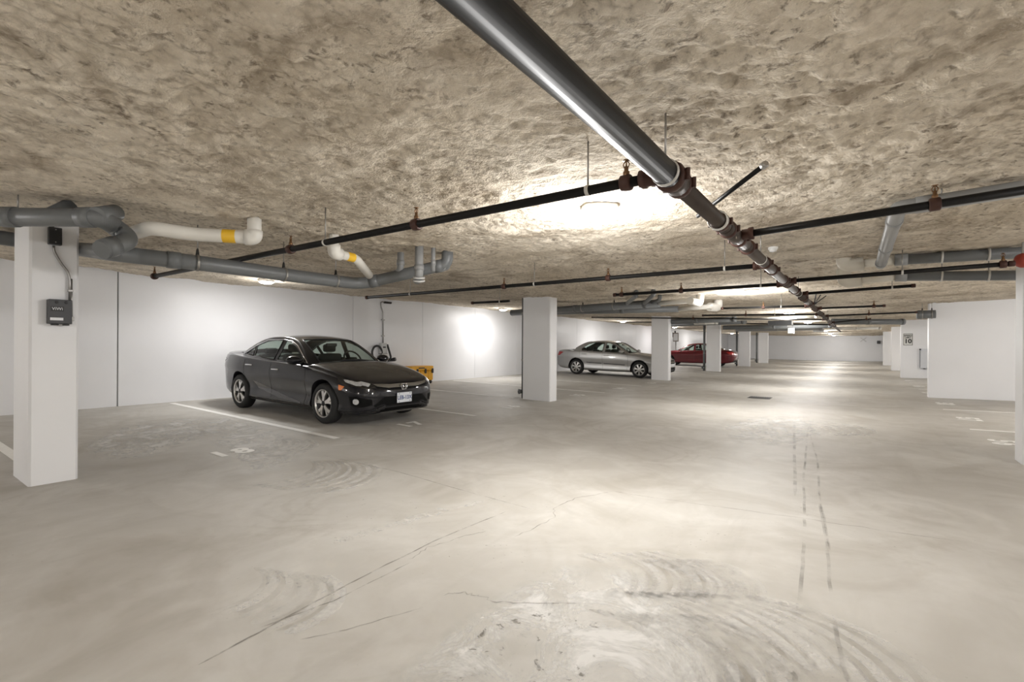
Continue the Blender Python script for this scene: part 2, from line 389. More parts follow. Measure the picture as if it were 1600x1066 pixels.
AISLE = [(-1.68, 3.56, 'round lit ceiling light beside the main pipe, largest in view'),
         (-1.70, 10.4, 'round lit ceiling light over the aisle above the silver sedan nose'),
         (-1.70, 16.95, 'round lit ceiling light third along the aisle'),
         (-1.70, 23.75, 'round lit ceiling light fourth along the aisle, small and far')]
for x, y, lb in AISLE: ceiling_light(x, y, lb, power=LAMP_W*0.94, down=0.27)
for x, y, lb in ((-9.45, 4.98, 'round lit ceiling light against the left wall above the black sedan'),
                 (-10.05, 13.6, 'round lit ceiling light by the left wall just left of the second column')):
    ceiling_light(x, y, lb, power=LAMP_W*0.46, down=0.60)
# the same lamps go on along the aisle and over the stalls, behind the camera and behind columns too
for (x, y), od in zip(((-1.7, 30.6), (-1.7, 37.4), (-1.7, 44.2), (-1.7, 51.0)), ('fifth', 'sixth', 'seventh', 'eighth and last')):
    ceiling_light(x, y, od+' round ceiling light along the aisle, tiny among far pipes')
for (x, y), wh in zip(((-9.4, 22.6), (-9.4, 30.9), (-9.4, 39.5), (-9.4, 48.0)), ('just beyond the silver sedan', 'above the red car', 'beyond the fifth left column', 'in the last bay before the far wall')):
    ceiling_light(x, y, 'round ceiling light over the left stalls '+wh, power=LAMP_W*0.50, down=0.5)
for (x, y), wh in zip(((-1.7, -3.2), (-9.8, -3.5), (4.6, -2.0), (4.6, 4.6), (4.4, 11.6), (4.6, 21.0), (4.6, 30.0), (4.6, 39.0)),
                      ('over the aisle behind the viewer', 'over the left stalls behind the viewer', 'over the right stalls behind the viewer', 'over the right stalls beside the viewer', 'in front of the wide right wall, out of frame', 'behind the wide right wall', 'behind the speed sign wall', 'over the last right stalls')):
    ceiling_light(x, y, 'round ceiling light '+wh, power=LAMP_W*1.2)

# ------------------------------------------------------------------ floor marks
def ribbon(name, pts, wd, m, parent=None, lift=0.002, taper=False, jit=0.0, sub=1):
    P = [Vector((p[0], p[1], 0)) for p in pts]
    if sub > 1:
        Q = []
        for a, b in zip(P[:-1], P[1:]):
            for k in range(sub): Q.append(a.lerp(b, k/sub) + Vector((random.uniform(-jit, jit), random.uniform(-jit, jit), 0)))
        Q.append(P[-1]); P = Q
    vs, fs = [], []
    for i, p in enumerate(P):
        d = (P[min(i+1, len(P)-1)]-P[max(i-1, 0)]).normalized(); nn = Vector((-d.y, d.x, 0))
        h = wd/2*(0.25 if taper and i in (0, len(P)-1) else 1)
        for s in (1, -1):
            q = p+nn*h*s; vs.append((q.x, q.y, zf(q.x)+lift))
    for i in range(len(P)-1): fs.append((2*i, 2*i+1, 2*i+3, 2*i+2))
    return mesh_obj(name, vs, fs, m, parent)
random.seed(4)
def stall_line(y, x0, x1, label, wd=0.10):
    n = 14; xs = [x0+(x1-x0)*i/n for i in range(n+1)]
    o = ribbon('stall_line', [(x, y) for x in xs], wd, M['line'], lift=0.003)
    tag(o, label, 'line', 'painted stall lines')
stall_line(1.17, -11.0, -6.45, 'white painted stall line running into the nearest left column')
stall_line(3.92, -10.97, -5.62, 'white painted stall line between stalls 18 and 17, left of the black sedan')
stall_line(6.635, -10.95, -5.5, 'white painted stall line on the far side of the black sedan')
stall_line(9.35, -10.95, -6.58, 'white painted stall line ending at the second left column')
stall_line(12.0, -10.9, -5.49, 'white painted stall line just beyond the second left column')
stall_line(14.75, -10.9, -5.5, 'white painted stall line between stall 14 and the silver sedan')
stall_line(20.3, -10.9, -5.6, 'faint white stall line on the far side of the silver sedan')
stall_line(23.0, -10.9, -5.6, 'faint white stall line between silver sedan and red car')
stall_line(10.17, 1.41, 6.9, 'nearest white stall line on the right beside the edge column')
stall_line(13.13, 1.42, 6.9, 'white stall line on the right in front of the wide cross wall')
stall_line(19.04, 1.5, 6.9, 'short white stall line behind the wide right cross wall', 0.09)
stall_line(22.2, 1.5, 6.9, 'far white stall line before the speed sign wall', 0.09)
def stall_number(s, x, y, label, left=True, size=0.40):
    o = text_mesh('stall_number', s, size, M['line'], None, 0.0006, 0.016, space=1.25)
    a = math.pi/2 if left else -math.pi/2                 # left stalls read facing the left wall
    R = Matrix.Rotation(a, 4, 'Z')
    for v in o.data.vertices:
        q = R @ v.co; X = q.x+x; v.co = (X, q.y+y, zf(X)+0.0032+q.z)
    tag(o, label, 'number', 'painted stall numbers')
stall_number('18', -5.83, 2.68, 'white stencilled number 18 on the floor near the left column')
stall_number('17', -5.70, 5.30, 'white stencilled number 17 in front of the black sedan')
stall_number('16', -5.72, 8.00, 'white stencilled number 16 beside the second left column')
stall_number('15', -5.74, 10.95, 'small white stencilled number 15 beyond the second left column')
stall_number('14', -5.68, 13.45, 'small white stencilled number 14 before the silver sedan')
stall_number('13', -5.68, 16.1, 'tiny white stencilled number beside the silver sedan stall')
stall_number('56', 1.58, 9.0, 'white stencilled number nearest the right edge column', False)
stall_number('57', 1.58, 11.60, 'white stencilled number between the two right stall lines', False)
stall_number('58', 1.58, 14.46, 'white stencilled number at the foot of the wide right wall', False)
for i, (y, lb) in enumerate(((17.6, 'tiny white number just behind the wide right wall edge'), (20.4, 'tiny white number midway to the speed sign wall'), (23.7, 'tiny white number at the foot of the speed sign wall'))):
    stall_number(str(59+i), 1.6, y, lb, False)

FLOOR = bpy.data.objects['floor']
def px_ribbon(name, px, wd, m, lift=0.0015, jit=0.012, sub=6):
    ribbon(name, [onfl(*p).xy for p in px], wd, m, FLOOR, lift, True, jit, sub)
px_ribbon('crack', [(806, 839), (842, 822), (867, 808), (864, 794), (900, 779), (956, 768), (1104, 790), (1250, 810), (1400, 832), (1500, 846)], 0.007, M['crack'])
px_ribbon('crack', [(505, 712), (620, 737), (728, 768), (830, 796)], 0.010, M['crack'], jit=0.004)
px_ribbon('crack', [(696, 930), (722, 926), (745, 930), (775, 940), (830, 943), (905, 943)], 0.008, M['crack'])
px_ribbon('crack', [(640, 875), (668, 856), (720, 840), (760, 830)], 0.006, M['crack'])
px_ribbon('scrape_line', [(310, 1040), (420, 980), (560, 905), (680, 845), (790, 800)], 0.011, M['crack'], jit=0.004)
px_ribbon('scrape_line', [(395, 985), (520, 940), (640, 880)], 0.008, M['crack'], jit=0.004)
px_ribbon('scrape_line', [(470, 1000), (540, 985), (660, 950)], 0.007, M['crack'], jit=0.004)
px_ribbon('tyre_mark', [(1241, 660), (1241, 690), (1242, 730), (1242, 775)], 0.030, M['tyre_mark'], jit=0.004)
px_ribbon('tyre_mark', [(1263, 665), (1256, 740), (1257, 800), (1255, 870), (1248, 950), (1244, 978)], 0.020, M['tyre_mark'], jit=0.004)
px_ribbon('tyre_mark', [(1266, 680), (1277, 720), (1281, 790), (1292, 850), (1300, 950), (1316, 1030), (1324, 1066)], 0.018, M['tyre_mark'], jit=0.004)
px_ribbon('tyre_mark', [(1279, 770), (1290, 820), (1297, 860)], 0.014, M['tyre_mark'], jit=0.004)
px_ribbon('tyre_mark', [(1238, 1048), (1237, 1066)], 0.02, M['tyre_mark'])
px_ribbon('pale_scrape', [(520, 850), (575, 832), (640, 812), (700, 795)], 0.085, M['scrape'], jit=0.02)
px_ribbon('pale_scrape', [(620, 822), (700, 797), (790, 775)], 0.05, M['scrape'], jit=0.02)
def px_patch(name, px, m, lift=0.001):
    c = Vector((0, 0)); P = [onfl(*p).xy for p in px]; c = sum(P, Vector((0, 0)))/len(P)
    vs = [(c.x, c.y, zf(c.x)+lift)]; fs = []; n = len(P)
    for f in (0.7, 1.0):
        for p in P: q = c.lerp(p, f); vs.append((q.x, q.y, zf(q.x)+lift))
    for i in range(n):
        k = (i+1) % n; fs += [(0, 1+i, 1+k), (1+i, 1+n+i, 1+n+k, 1+k)]
    o = mesh_obj(name, vs, fs, m, FLOOR)
    # colour attribute fades the wear out toward its rim
    ca = o.data.color_attributes.new('fade', 'FLOAT_COLOR', 'POINT')
    for i in range(len(vs)): a = 1.0 if i <= n else 0.0; ca.data[i].color = (a, a, a, 1)
def fade_mat(name, col, lo, hi, scale, amt, det=6):
    g = NT(name); g.done(col, 0.65)
    at = g.t.nodes.new('ShaderNodeAttribute'); at.attribute_name = 'fade'
    n = g.noise(scale, det, 0.68, 0.6)
    g.lk(g.math('MULTIPLY', g.math('MULTIPLY', g.ramp(n, lo, hi), at.outputs['Fac']), amt), g.b.inputs['Alpha']); return g.m
M['wear_pale'] = fade_mat('pale_surface_wear', (0.80, 0.79, 0.77), 0.42, 0.60, 3.2, 0.75)
M['wear_pits'] = fade_mat('pitted_surface_wear', (0.17, 0.155, 0.13), 0.60, 0.68, 16, 0.8)
blob = [(560, 1090), (690, 985), (780, 925), (880, 880), (990, 890), (1060, 930), (1110, 985), (1180, 1090)]
px_patch('worn_patch', blob, M['wear_pale'], 0.0008); px_patch('worn_patch', [(640, 1090), (700, 1000), (790, 960), (880, 930), (960, 960), (950, 1090)], M['wear_pits'], 0.0010)
px_patch('worn_patch', [(290, 660), (330, 690), (400, 745), (470, 735), (480, 690), (420, 670), (350, 650)], M['wear_pale'], 0.0008)
px_patch('worn_patch', [(1120, 665), (1180, 650), (1260, 650), (1290, 675), (1240, 700), (1150, 695)], M['wear_pale'], 0.0008)
px_patch('worn_patch', [(120, 700), (200, 660), (320, 650), (330, 680), (240, 715), (150, 725)], M['wear_pale'], 0.0008)
# sweeping trowel arcs in the foreground slab
def arc_fan(cx, cy, r0, r1, n, a0, a1, wd, m, dx=0.0, dy=0.0):
    for i in range(n):
        f = i/(max(1, n-1)); r = r0+(r1-r0)*f; ox, oy = cx+dx*i, cy+dy*i
        P = [(ox+r*math.cos(a0+(a1-a0)*k/18), oy+r*math.sin(a0+(a1-a0)*k/18)) for k in range(19)]
        ribbon('trowel_arc', P, wd*(0.6+0.8*random.random()), m, FLOOR, 0.0012, True)
M['arc_dark'] = decal_mat('trowel_arc_dark', (0.36, 0.33, 0.28), 0.40, 0.85, 4, 0.42)
M['arc_pale'] = decal_mat('trowel_arc_pale', (0.80, 0.785, 0.76), 0.36, 0.80, 4, 0.7)
for (px, nn, r, stx, sty, a0, a1) in (((930, 1010), 9, 0.50, 0.075, 0.035, -1.0, 1.3), ((880, 900), 6, 0.30, 0.07, 0.05, -0.9, 1.2), ((985, 905), 7, 0.26, 0.05, 0.03, -0.8, 1.2),
                                      ((880, 1040), 7, 0.45, 0.07, 0.03, -0.7, 1.2), ((400, 735), 7, 0.55, 0.09, 0.04, -1.2, 1.0), ((345, 695), 6, 0.5, 0.10, 0.05, -1.0, 1.1), ((330, 920), 5, 0.26, 0.09, 0.03, -1.0, 1.2), ((1190, 670), 6, 0.7, 0.12, 0.10, -1.2, 1.2)):
    c = onfl(*px)
    arc_fan(c.x, c.y, r, r*1.12, nn, a0+0.6, a1+0.6, 0.045, M['arc_dark'], stx, sty)
    arc_fan(c.x+stx*0.5, c.y+sty*0.5, r, r*1.12, nn, a0+0.6, a1+0.6, 0.06, M['arc_pale'], stx, sty)

# floor drain in the aisle
dp = onfl(1187, 622)
t = empty('floor_drain', (dp.x, dp.y, zf(dp.x)), 'dark square iron drain grate set in the aisle floor', 'drain')
box('drain_frame', (-0.26, -0.26, -0.03), (0.26, 0.26, 0.006), M['iron'], t, 0.004)
for k in range(9): box('grate_bar', (-0.22+k*0.052, -0.22, 0.004), (-0.196+k*0.052, 0.22, 0.014), M['iron'], t, 0.002)

# ------------------------------------------------------------------ pipework
def coupling(parent, p, d, r, m='coupling', L=0.055):
    d = Vector(d).normalized()
    o = lathe_obj('coupling', [(-L/2, r*1.0), (-L/2, r*1.22), (-L*0.2, r*1.34), (L*0.2, r*1.34), (L/2, r*1.22), (L/2, r*1.0)], p, d, M[m], parent, 16)
    u, v = frame_of(d)
    for s in (1, -1):
        q = Vector(p)+u*(r*1.45*s)
        vs, fs = tube([q-v*r*0.5, q+v*r*0.5], r*0.16+0.003, 8)
        mesh_obj('bolt', vs, fs, M[m], o)
def hanger(parent, p, r, m='zinc', top=None):
    x, y, z = p; zt = (zc(x, y)+0.02) if top is None else top
    h = tube_obj('hanger_rod', [(x, y, z+r), (x, y, zt)], 0.005, M[m], parent, 8)
    vs, fs = [], []
    return h
def hang_ring(parent, p, d, r, m='ring'):
    d = Vector(d).normalized()
    lathe_obj('hanger_ring', [(-0.010, r*1.02), (-0.010, r*1.12), (0.010, r*1.12), (0.010, r*1.02)], p, d, M[m], parent, 20, False)
def sprinkler(parent, p, upw=True):
    x, y, z = p; s = 1 if upw else -1
    a = lathe_obj('sprinkler_head', [(0, 0.016), (0.03*s, 0.016), (0.034*s, 0.011), (0.055*s, 0.010), (0.058*s, 0.004), (0.085*s, 0.004), (0.086*s, 0.017), (0.089*s, 0.017)], (x, y, z), (0, 0, 1), M['brass'], parent, 12)
    for q in (1, -1):
        tube_obj('frame_arm', [(x+0.010*q, y, z+0.05*s), (x+0.016*q, y, z+0.068*s), (x+0.004*q, y, z+0.086*s)], 0.003, M['brass'], a, 6)

XM, ZM = -0.736, 2.112
t = empty('sprinkler_main_pipe', (XM, YB, ZM), 'thick dark sprinkler main running the length of the aisle ceiling', 'pipe')
def L(o):                                    # world coordinates on an Empty that is not at the origin
    o.matrix_parent_inverse = Matrix.Translation(-Vector(o.parent.location)); return o
class Run:
    """parts given in world coordinates below an Empty kept at the origin of the run"""
main = t; main.location = (0, 0, 0)
tube_obj('pipe', [(XM, YB, ZM), (XM, 2.40, ZM)], 0.056, M['black_pipe'], main, 28)
tube_obj('pipe', [(XM, 2.40, ZM), (XM, 8.2, ZM-0.005)], 0.046, M['brown_pipe'], main, 24)
tube_obj('pipe', [(XM, 8.2, ZM), (XM, 30.0, ZM)], 0.046, M['brown_pipe'], main, 20)
tube_obj('reducer', [(XM, 2.33, ZM), (XM, 2.47, ZM)], 0.062, M['brown_pipe'], main, 24)
for y in (2.34, 2.48): coupling(main, (XM, y, ZM), (0, 1, 0), 0.056 if y < 2.4 else 0.050, L=0.05)
for y, m_ in ((3.38, 'coupling'), (3.62, 'coupling'), (3.98, 'coupling'), (4.35, 'coupling'), (5.25, 'coupling'), (5.75, 'coupling'), (6.7, 'coupling'), (7.1, 'coupling'), (8.0, 'coupling'), (9.3, 'coupling'), (10.6, 'coupling'), (12.2, 'coupling'), (14, 'coupling'), (16.2, 'coupling'), (19, 'coupling'), (22, 'coupling')):
    coupling(main, (XM, y, ZM), (0, 1, 0), 0.046, m_, 0.06)
for a, b in ((3.5, 4.2), (6.75, 7.4), (9.4, 10.2)):
    tube_obj('pipe_sleeve', [(XM, a, ZM), (XM, b, ZM)], 0.051, M['brown_pipe'], main, 20)
for y in (2.264, 5.0, 8.5, 12.5, 17.0): hanger(main, (XM, y, ZM), 0.05); hang_ring(main, (XM, y, ZM), (0, 1, 0), 0.057 if y < 2.4 else 0.048)
hang_ring(main, (XM, 3.30, ZM), (0, 1, 0.25), 0.055); hang_ring(main, (XM, 3.33, ZM), (0, 1, -0.1), 0.055)
for dy in (-0.25, 0, 0.3):                     # cable ties sticking up on the main farther on
    tube_obj('cable_tie', [(XM+0.03, 11.3, ZM+0.03), (XM+0.14+dy*0.25, 11.3+dy, ZM+0.22)], 0.010, M['black'], main, 6)

def branch(label, pm, pe, r, Y=None, heads=(), hang=(), cap=True, xm=None, bright=False):
    """a sprinkler branch: pm = pixel where it leaves the main, pe = pixel of its end"""
    y = onx(pm[0], pm[1], XM).y if Y is None else Y
    a = ony(pm[0], pm[1], y); b = ony(pe[0], pe[1], y)
    a.z = ZM if xm is None else a.z; a.x = XM+math.copysign(0.058 if y < 2.4 else 0.050, b.x-XM) if xm is None else a.x
    t = empty('sprinkler_branch_pipe', (0, 0, 0), label, 'pipe', 'sprinkler branch pipes')
    tube_obj('pipe', [a, b], r, M['black_pipe'], t, 14)
    d = (b-a).normalized()
    if xm is None:
        lathe_obj('tee', [(0.0, r*1.5), (0.04, r*1.5), (0.045, r*1.8), (0.075, r*1.8), (0.075, r)], a, d, M['coupling'], t, 16)
    if cap: lathe_obj('end_cap', [(-0.03, r*1.25), (0.015, r*1.25), (0.02, r*0.8)], b, d, M['coupling'], t, 12)
    for f in heads:
        p = a.lerp(b, f); o = lathe_obj('tee', [(-0.028, r*1.35), (-0.022, r*1.6), (0.022, r*1.6), (0.028, r*1.35)], p, d, M['coupling'], t, 14)
        sprinkler(t, (p.x, p.y, p.z+r))
    for f in hang:
        p = a.lerp(b, f); hanger(t, p, r); hang_ring(t, p, d, r)
    return a, b
def frac(pm, pe, q): return (q-pm[0])/(pe[0]-pm[0])
def fx(a_px, b_px, q, Y, X0=XM):               # share of a branch's length at picture column q
    xa = XM; xb = ony(b_px[0], b_px[1], Y).x; xq = ony(q, 400, Y).x
    return (xq-xa)/(xb-xa)
y1 = 2.30
branch('long black sprinkler branch crossing the left ceiling, nearest to the viewer', (1040, 286), (240, 432), 0.025, y1,
       [fx((1040, 286), (240, 432), q, y1) for q in (995, 657, 457)] + [0.995], [fx((1040, 286), (240, 432), q, y1) for q in (933, 512, 310)])
y2 = 5.40
branch('black sprinkler branch passing above the second left column', (1190, 420), (573, 465), 0.024, y2,
       [fx(0, (573, 465), q, y2) for q in (955, 790)] , [fx(0, (573, 465), q, y2) for q in (1140, 838, 642)])
y3 = 7.15
branch('short black sprinkler branch above the silver sedan', (1215, 447), (960, 461), 0.023, y3, [fx(0, (960, 461), q, y3) for q in (1067, 972)], [fx(0, (960, 461), q, y3) for q in (1195,)])
y4 = 10.6
tt = empty('sprinkler_stub_pipe', (0, 0, 0), 'short black sprinkler stub left of the second column top', 'pipe')
a, b = onz(738, 473.5, 2.1), onz(796, 470.5, 2.1); tube_obj('pipe', [a, b], 0.022, M['black_pipe'], tt, 12)
lathe_obj('end_cap', [(-0.03, 0.028), (0.015, 0.028), (0.02, 0.018)], a, a-b, M['coupling'], tt, 12); hanger(tt, a.lerp(b, 0.75), 0.022); hang_ring(tt, a.lerp(b, 0.75), b-a, 0.022)
branch('black sprinkler branch beyond the aisle light on the left', (1262, 477), (1128, 482), 0.022, 11.2, [0.5], [0.3])
branch('far black sprinkler branch above the third left column', (1275, 489), (1098, 493), 0.022, 14.2, [0.6], [0.35])
branch('short far black sprinkler branch left of the silver sedan roof', (1285, 497), (925, 496), 0.022, 17.0, [0.5], [])
branch('faint far black sprinkler branch over the red car', (1293, 503), (980, 503), 0.022, 21.0, [0.5], [])
yr = 3.84
branch('long black sprinkler branch rising to the right edge, nearest on the right', (1180, 367), (1640, 291), 0.025, yr, [fx(0, (1640, 291), 1455, yr)], [])
branch('black sprinkler branch ending at the red fire bell', (1245, 440), (1582, 412), 0.024, 6.85, [fx(0, (1582, 412), 1567, 6.85)], [fx(0, (1582, 412), 1406, 6.85)])
branch('short black sprinkler branch under the white right pipes', (1267, 457), (1428, 446.5), 0.022, 8.6, [], [fx(0, (1428, 446.5), 1393, 8.6)])
branch('far black sprinkler branch right of the cable ties', (1285, 483), (1382, 478), 0.021, 12.0, [0.85], [])
branch('far black sprinkler branch ending above the cross wall', (1293, 492.5), (1432, 488), 0.021, 15.0, [0.5], [])
branch('farthest short black sprinkler branch on the right', (1300, 500), (1360, 498.5), 0.021, 19.0, [0.9], [])
# loose steel angle strapped across the main
a, b = onz(1090, 338, 2.17), onz(1193, 259, 2.30)
tt = empty('steel_strut', (0, 0, 0), 'loose black steel strut lying across the main pipe', 'strut')
tube_obj('rod', [a, b], 0.014, M['black_pipe'], tt, 8); lathe_obj('end_nut', [(-0.01, 0.020), (0.02, 0.020), (0.022, 0.012)], b, (b-a), M['zinc'], tt, 8)

def run(name, label, pts, r, m, fil=0.09, joints=(), group=None, hangs=(), n=20, cat='pipe'):
    t = empty(name, (0, 0, 0), label, cat, group)
    tube_obj('pipe', pts, r, M[m], t, n, fil)
    P = [Vector(p) for p in pts]
    for seg, f in joints:
        p = P[seg].lerp(P[seg+1], f); d = P[seg+1]-P[seg]
        lathe_obj('joint_collar', [(-0.05, r*0.98), (-0.05, r*1.10), (0.05, r*1.10), (0.05, r*0.98)], p, d, M[m], t, n)
    for seg, f in hangs:
        p = P[seg].lerp(P[seg+1], f); hanger(t, p, r); hang_ring(t, p, P[seg+1]-P[seg], r, 'zinc')
        lathe_obj('hanger_swivel', [(0, 0.016), (0.05, 0.010), (0.06, 0.006)], (p.x, p.y, p.z+r), (0, 0, 1), M['iron'], t, 10)
    return t
def label_band(parent, p, d, r, L=0.16):
    d = Vector(d).normalized(); u, v = frame_of(d)
    # a wrapped sticker: most of a turn round the pipe
    return lathe_obj('caution_label', [(-L/2, r*1.012), (L/2, r*1.012)], p, d, M['yellow_label'], parent, 24, False)

# left cluster
Y_, X_ = 0, 0
A0, A1 = onz(-60, 339, 2.235), onz(158, 340, 2.235)
Bm = onz(176, 352, 2.23); Be = onz(206, 375, 2.12); Bj = onz(158, 391, 1.99)
tA = run('grey_drain_pipe', 'grey plastic drain pipe crossing the top of the nearest left column', [A0, A1, Bm, Be, Bj], 0.068, 'abs', 0.12, [(0, 0.35), (0, 0.9), (3, 0.75)])
wy = onz(75, 340, 2.235); wt = onz(112, 322, 2.36)
tube_obj('wye_arm', [wy, wt], 0.060, M['abs'], tA, 20)
tube_obj('end_elbow', [onz(150, 338, 2.24), onz(180, 333, 2.33)], 0.066, M['abs'], tA, 20)
hanger(tA, onz(28, 339, 2.235), 0.06)
Cp = [(-7.2, 1.45, 2.34), (-6.5, 1.45, 2.26), onz(176, 395.5, 2.045)] + [onz(230, 402, 2.03), onz(310, 411, 2.025), onz(480, 434, 2.02), onz(565, 444, 2.02), onz(699, 413, 2.245)]
Cp.append(Vector((Cp[-1].x, Cp[-1].y, zc(Cp[-1].x, Cp[-1].y)+0.03)))
tC = run('grey_collector_pipe', 'long thick grey drain pipe slung below the left ceiling', Cp, 0.067, 'abs', 0.16, [(3, 0.5), (6, 0.15), (6, 0.9)], hangs=[(3, 0.98), (4, 0.75), (5, 0.5)])
tube_obj('pipe', [(-7.0, 1.45, 2.34), (-7.0, 0.2, 2.37)], 0.072, M['abs'], tC, 18)
# its second, parallel line and the risers that drop into it
for (px, pt, pb, zt, rr, lb, m_) in ((626, 397, 424, 2.365, 0.040, 'grey plastic riser bending into the drain, leftmost of four', 'abs_light'),
                                    (655, 388, 432, 2.365, 0.046, 'light grey riser with a bulky trap, second of four', 'abs_light'),
                                    (677, 391, 424, 2.365, 0.024, 'thin light grey riser, third of four', 'abs_light'),
                                    (699, 400, 418, 2.365, 0.040, 'grey plastic riser at the end of the drain, rightmost of four', 'abs_light')):
    top = onz(px, pt, zt); h = zt
    dd = (top.xy).length; zb_ = HC + (zt-HC)*((537.5-pb)/(537.5-pt))
    top.z = zc(top.x, top.y)+0.03
    bot = Vector((top.x, top.y, zb_)); foot = onz(px-16, pb+8, 2.12)
    e = foot-bot; e.z = 0
    t = empty('grey_riser_pipe', (0, 0, 0), lb, 'pipe', 'grey risers on the left drain')
    if rr > 0.03: tube_obj('pipe', [top, bot, bot+e.normalized()*0.16+Vector((0, 0, -0.02))], rr, M[m_], t, 18, 0.10)
    else: tube_obj('pipe', [top, bot], rr, M[m_], t, 14)
    lathe_obj('joint_collar', [(-0.03, rr*0.98), (-0.03, rr*1.16), (0.03, rr*1.16), (0.03, rr*0.98)], bot+Vector((0, 0, 0.10)), (0, 0, 1), M[m_], t, 18)
    if px == 655:
        for k in range(2): lathe_obj('trap_ring', [(-0.008, rr*1.25), (-0.008, rr*1.42), (0.008, rr*1.42), (0.008, rr*1.25)], bot+Vector((0, 0, -0.01-0.035*k)), (0.2, -0.2, 1), M['grey_box'], t, 18)
# white insulated lines
Dr = onz(403, 338, 2.40); De = Vector((Dr.x, Dr.y, 2.215)); D1 = onz(392, 381, 2.215)
De = onz(396, 381, 2.215); De.x, De.y = Dr.x-0.02, Dr.y-0.02
tD = run('white_insulated_pipe', 'white insulated pipe with yellow label hugging the ceiling left of centre', [(De.x, De.y, zc(De.x, De.y)+0.04), De, onz(300, 366, 2.215), onz(236, 356, 2.225), onz(202, 366, 2.235), onz(186, 377, 2.22)], 0.056, 'pvc', 0.08)
pe = De.lerp(onz(300, 366, 2.215), 0.40); label_band(tD, pe, De-onz(300, 366, 2.215), 0.056, 0.10)
tube_obj('elbow_cover', [De+Vector((0, 0, 0.06)), De, De+(onz(300, 366, 2.215)-De).normalized()*0.07], 0.066, M['pvc'], tD, 20, 0.05)
Er = onz(522, 362, 2.41)
E0 = Vector((Er.x, Er.y, 2.20)); E1 = onz(556, 404, 2.19); E2 = onz(577, 430, 2.09)
tE = run('white_insulated_pipe', 'white bent pipe with yellow label dropping into the grey drain', [(Er.x, Er.y, zc(Er.x, Er.y)+0.04), E0, E1, E2], 0.045, 'pvc', 0.07)
tube_obj('elbow_cover', [E0+Vector((0, 0, 0.08)), E0, E0+(E1-E0).normalized()*0.08], 0.062, M['pvc'], tE, 20, 0.06)
label_band(tE, E0.lerp(E1, 0.72), E1-E0, 0.046, 0.09)

# cluster in the middle distance, above the silver sedan
P1 = [onz(835, 486, 2.22), onz(1030, 474, 2.22)]
tF = run('grey_drain_pipe', 'grey drain pipe in the middle distance running toward white elbows', [onz(800, 489, 2.22)] + P1[1:], 0.085, 'abs', 0, [(0, 0.5), (0, 0.93)], hangs=[(0, 0.55), (0, 0.75)])
tube_obj('white_extension', [P1[1], onz(1084, 470, 2.215)], 0.050, M['pvc'], tF, 16)
p_ = onz(1094, 474, 2.20); tube_obj('white_elbow', [onz(1078, 470, 2.215), p_, (p_.x, p_.y, zc(p_.x, p_.y)+0.03)], 0.075, M['pvc'], tF, 18, 0.10)
for q, pt in ((994, 452), (1021, 450), (1031, 459)):
    g_ = onz(q, pt, 2.40); vs = [(g_.x, g_.y, zc(g_.x, g_.y)+0.03), (g_.x, g_.y, 2.27), onz(q-14, 474, 2.23)]
    tube_obj('riser', vs, 0.042, M['abs'], tF, 14, 0.08)
tG = run('grey_drain_pipe', 'second grey drain pipe just below the first in the middle distance', [onz(860, 488, 2.24), onz(1060, 483, 2.21)], 0.075, 'abs', 0, [(0, 0.6)])
tube_obj('white_extension', [onz(1060, 483, 2.21), onz(1112, 479, 2.21)], 0.055, M['pvc'], tG, 16)
p_ = onz(1122, 481, 2.20); tube_obj('white_elbow', [onz(1108, 479.5, 2.21), p_, (p_.x, p_.y, zc(p_.x, p_.y)+0.03)], 0.095, M['pvc'], tG, 18, 0.12)
# far clusters
for (pts, r, m_, lb) in (([(1035, 503), (1150, 499)], 0.09, 'abs', 'far grey drain pipe above the red car windscreen'),
                         ([(1045, 508), (1165, 503)], 0.08, 'abs', 'lower far grey drain pipe above the red car'),
                         ([(1085, 505.5), (1120, 504.5)], 0.06, 'pvc', 'short far white pipe with a capped end above the red car'),
                         ([(1130, 512), (1300, 509)], 0.10, 'abs', 'far grey pipe bank spanning the aisle before the far wall'),
                         ([(1150, 516), (1285, 514)], 0.08, 'abs_light', 'pale far pipe spanning the aisle before the far wall'),
                         ([(1300, 502.5), (1412, 503)], 0.10, 'abs', 'far grey pipe right of the main before the sign wall'),
                         ([(1300, 513), (1376, 513)], 0.07, 'pvc', 'far white pipe right of the main before the far wall')):
    zz = 2.22; a_, b_ = onz(*pts[0], zz), onz(*pts[1], zz)
    run('far_ceiling_pipe', lb, [a_, b_], r, m_, 0, [(0, 0.5), (0, 0.98)], group='far ceiling pipes')
a_, b_ = onz(1140, 500, 2.22), onz(1277, 494.5, 2.22)
tW = run('white_tube', 'long bright white tube across the aisle ending at the main pipe', [a_, b_], 0.045, 'pvc', 0, [(0, 0.995)])

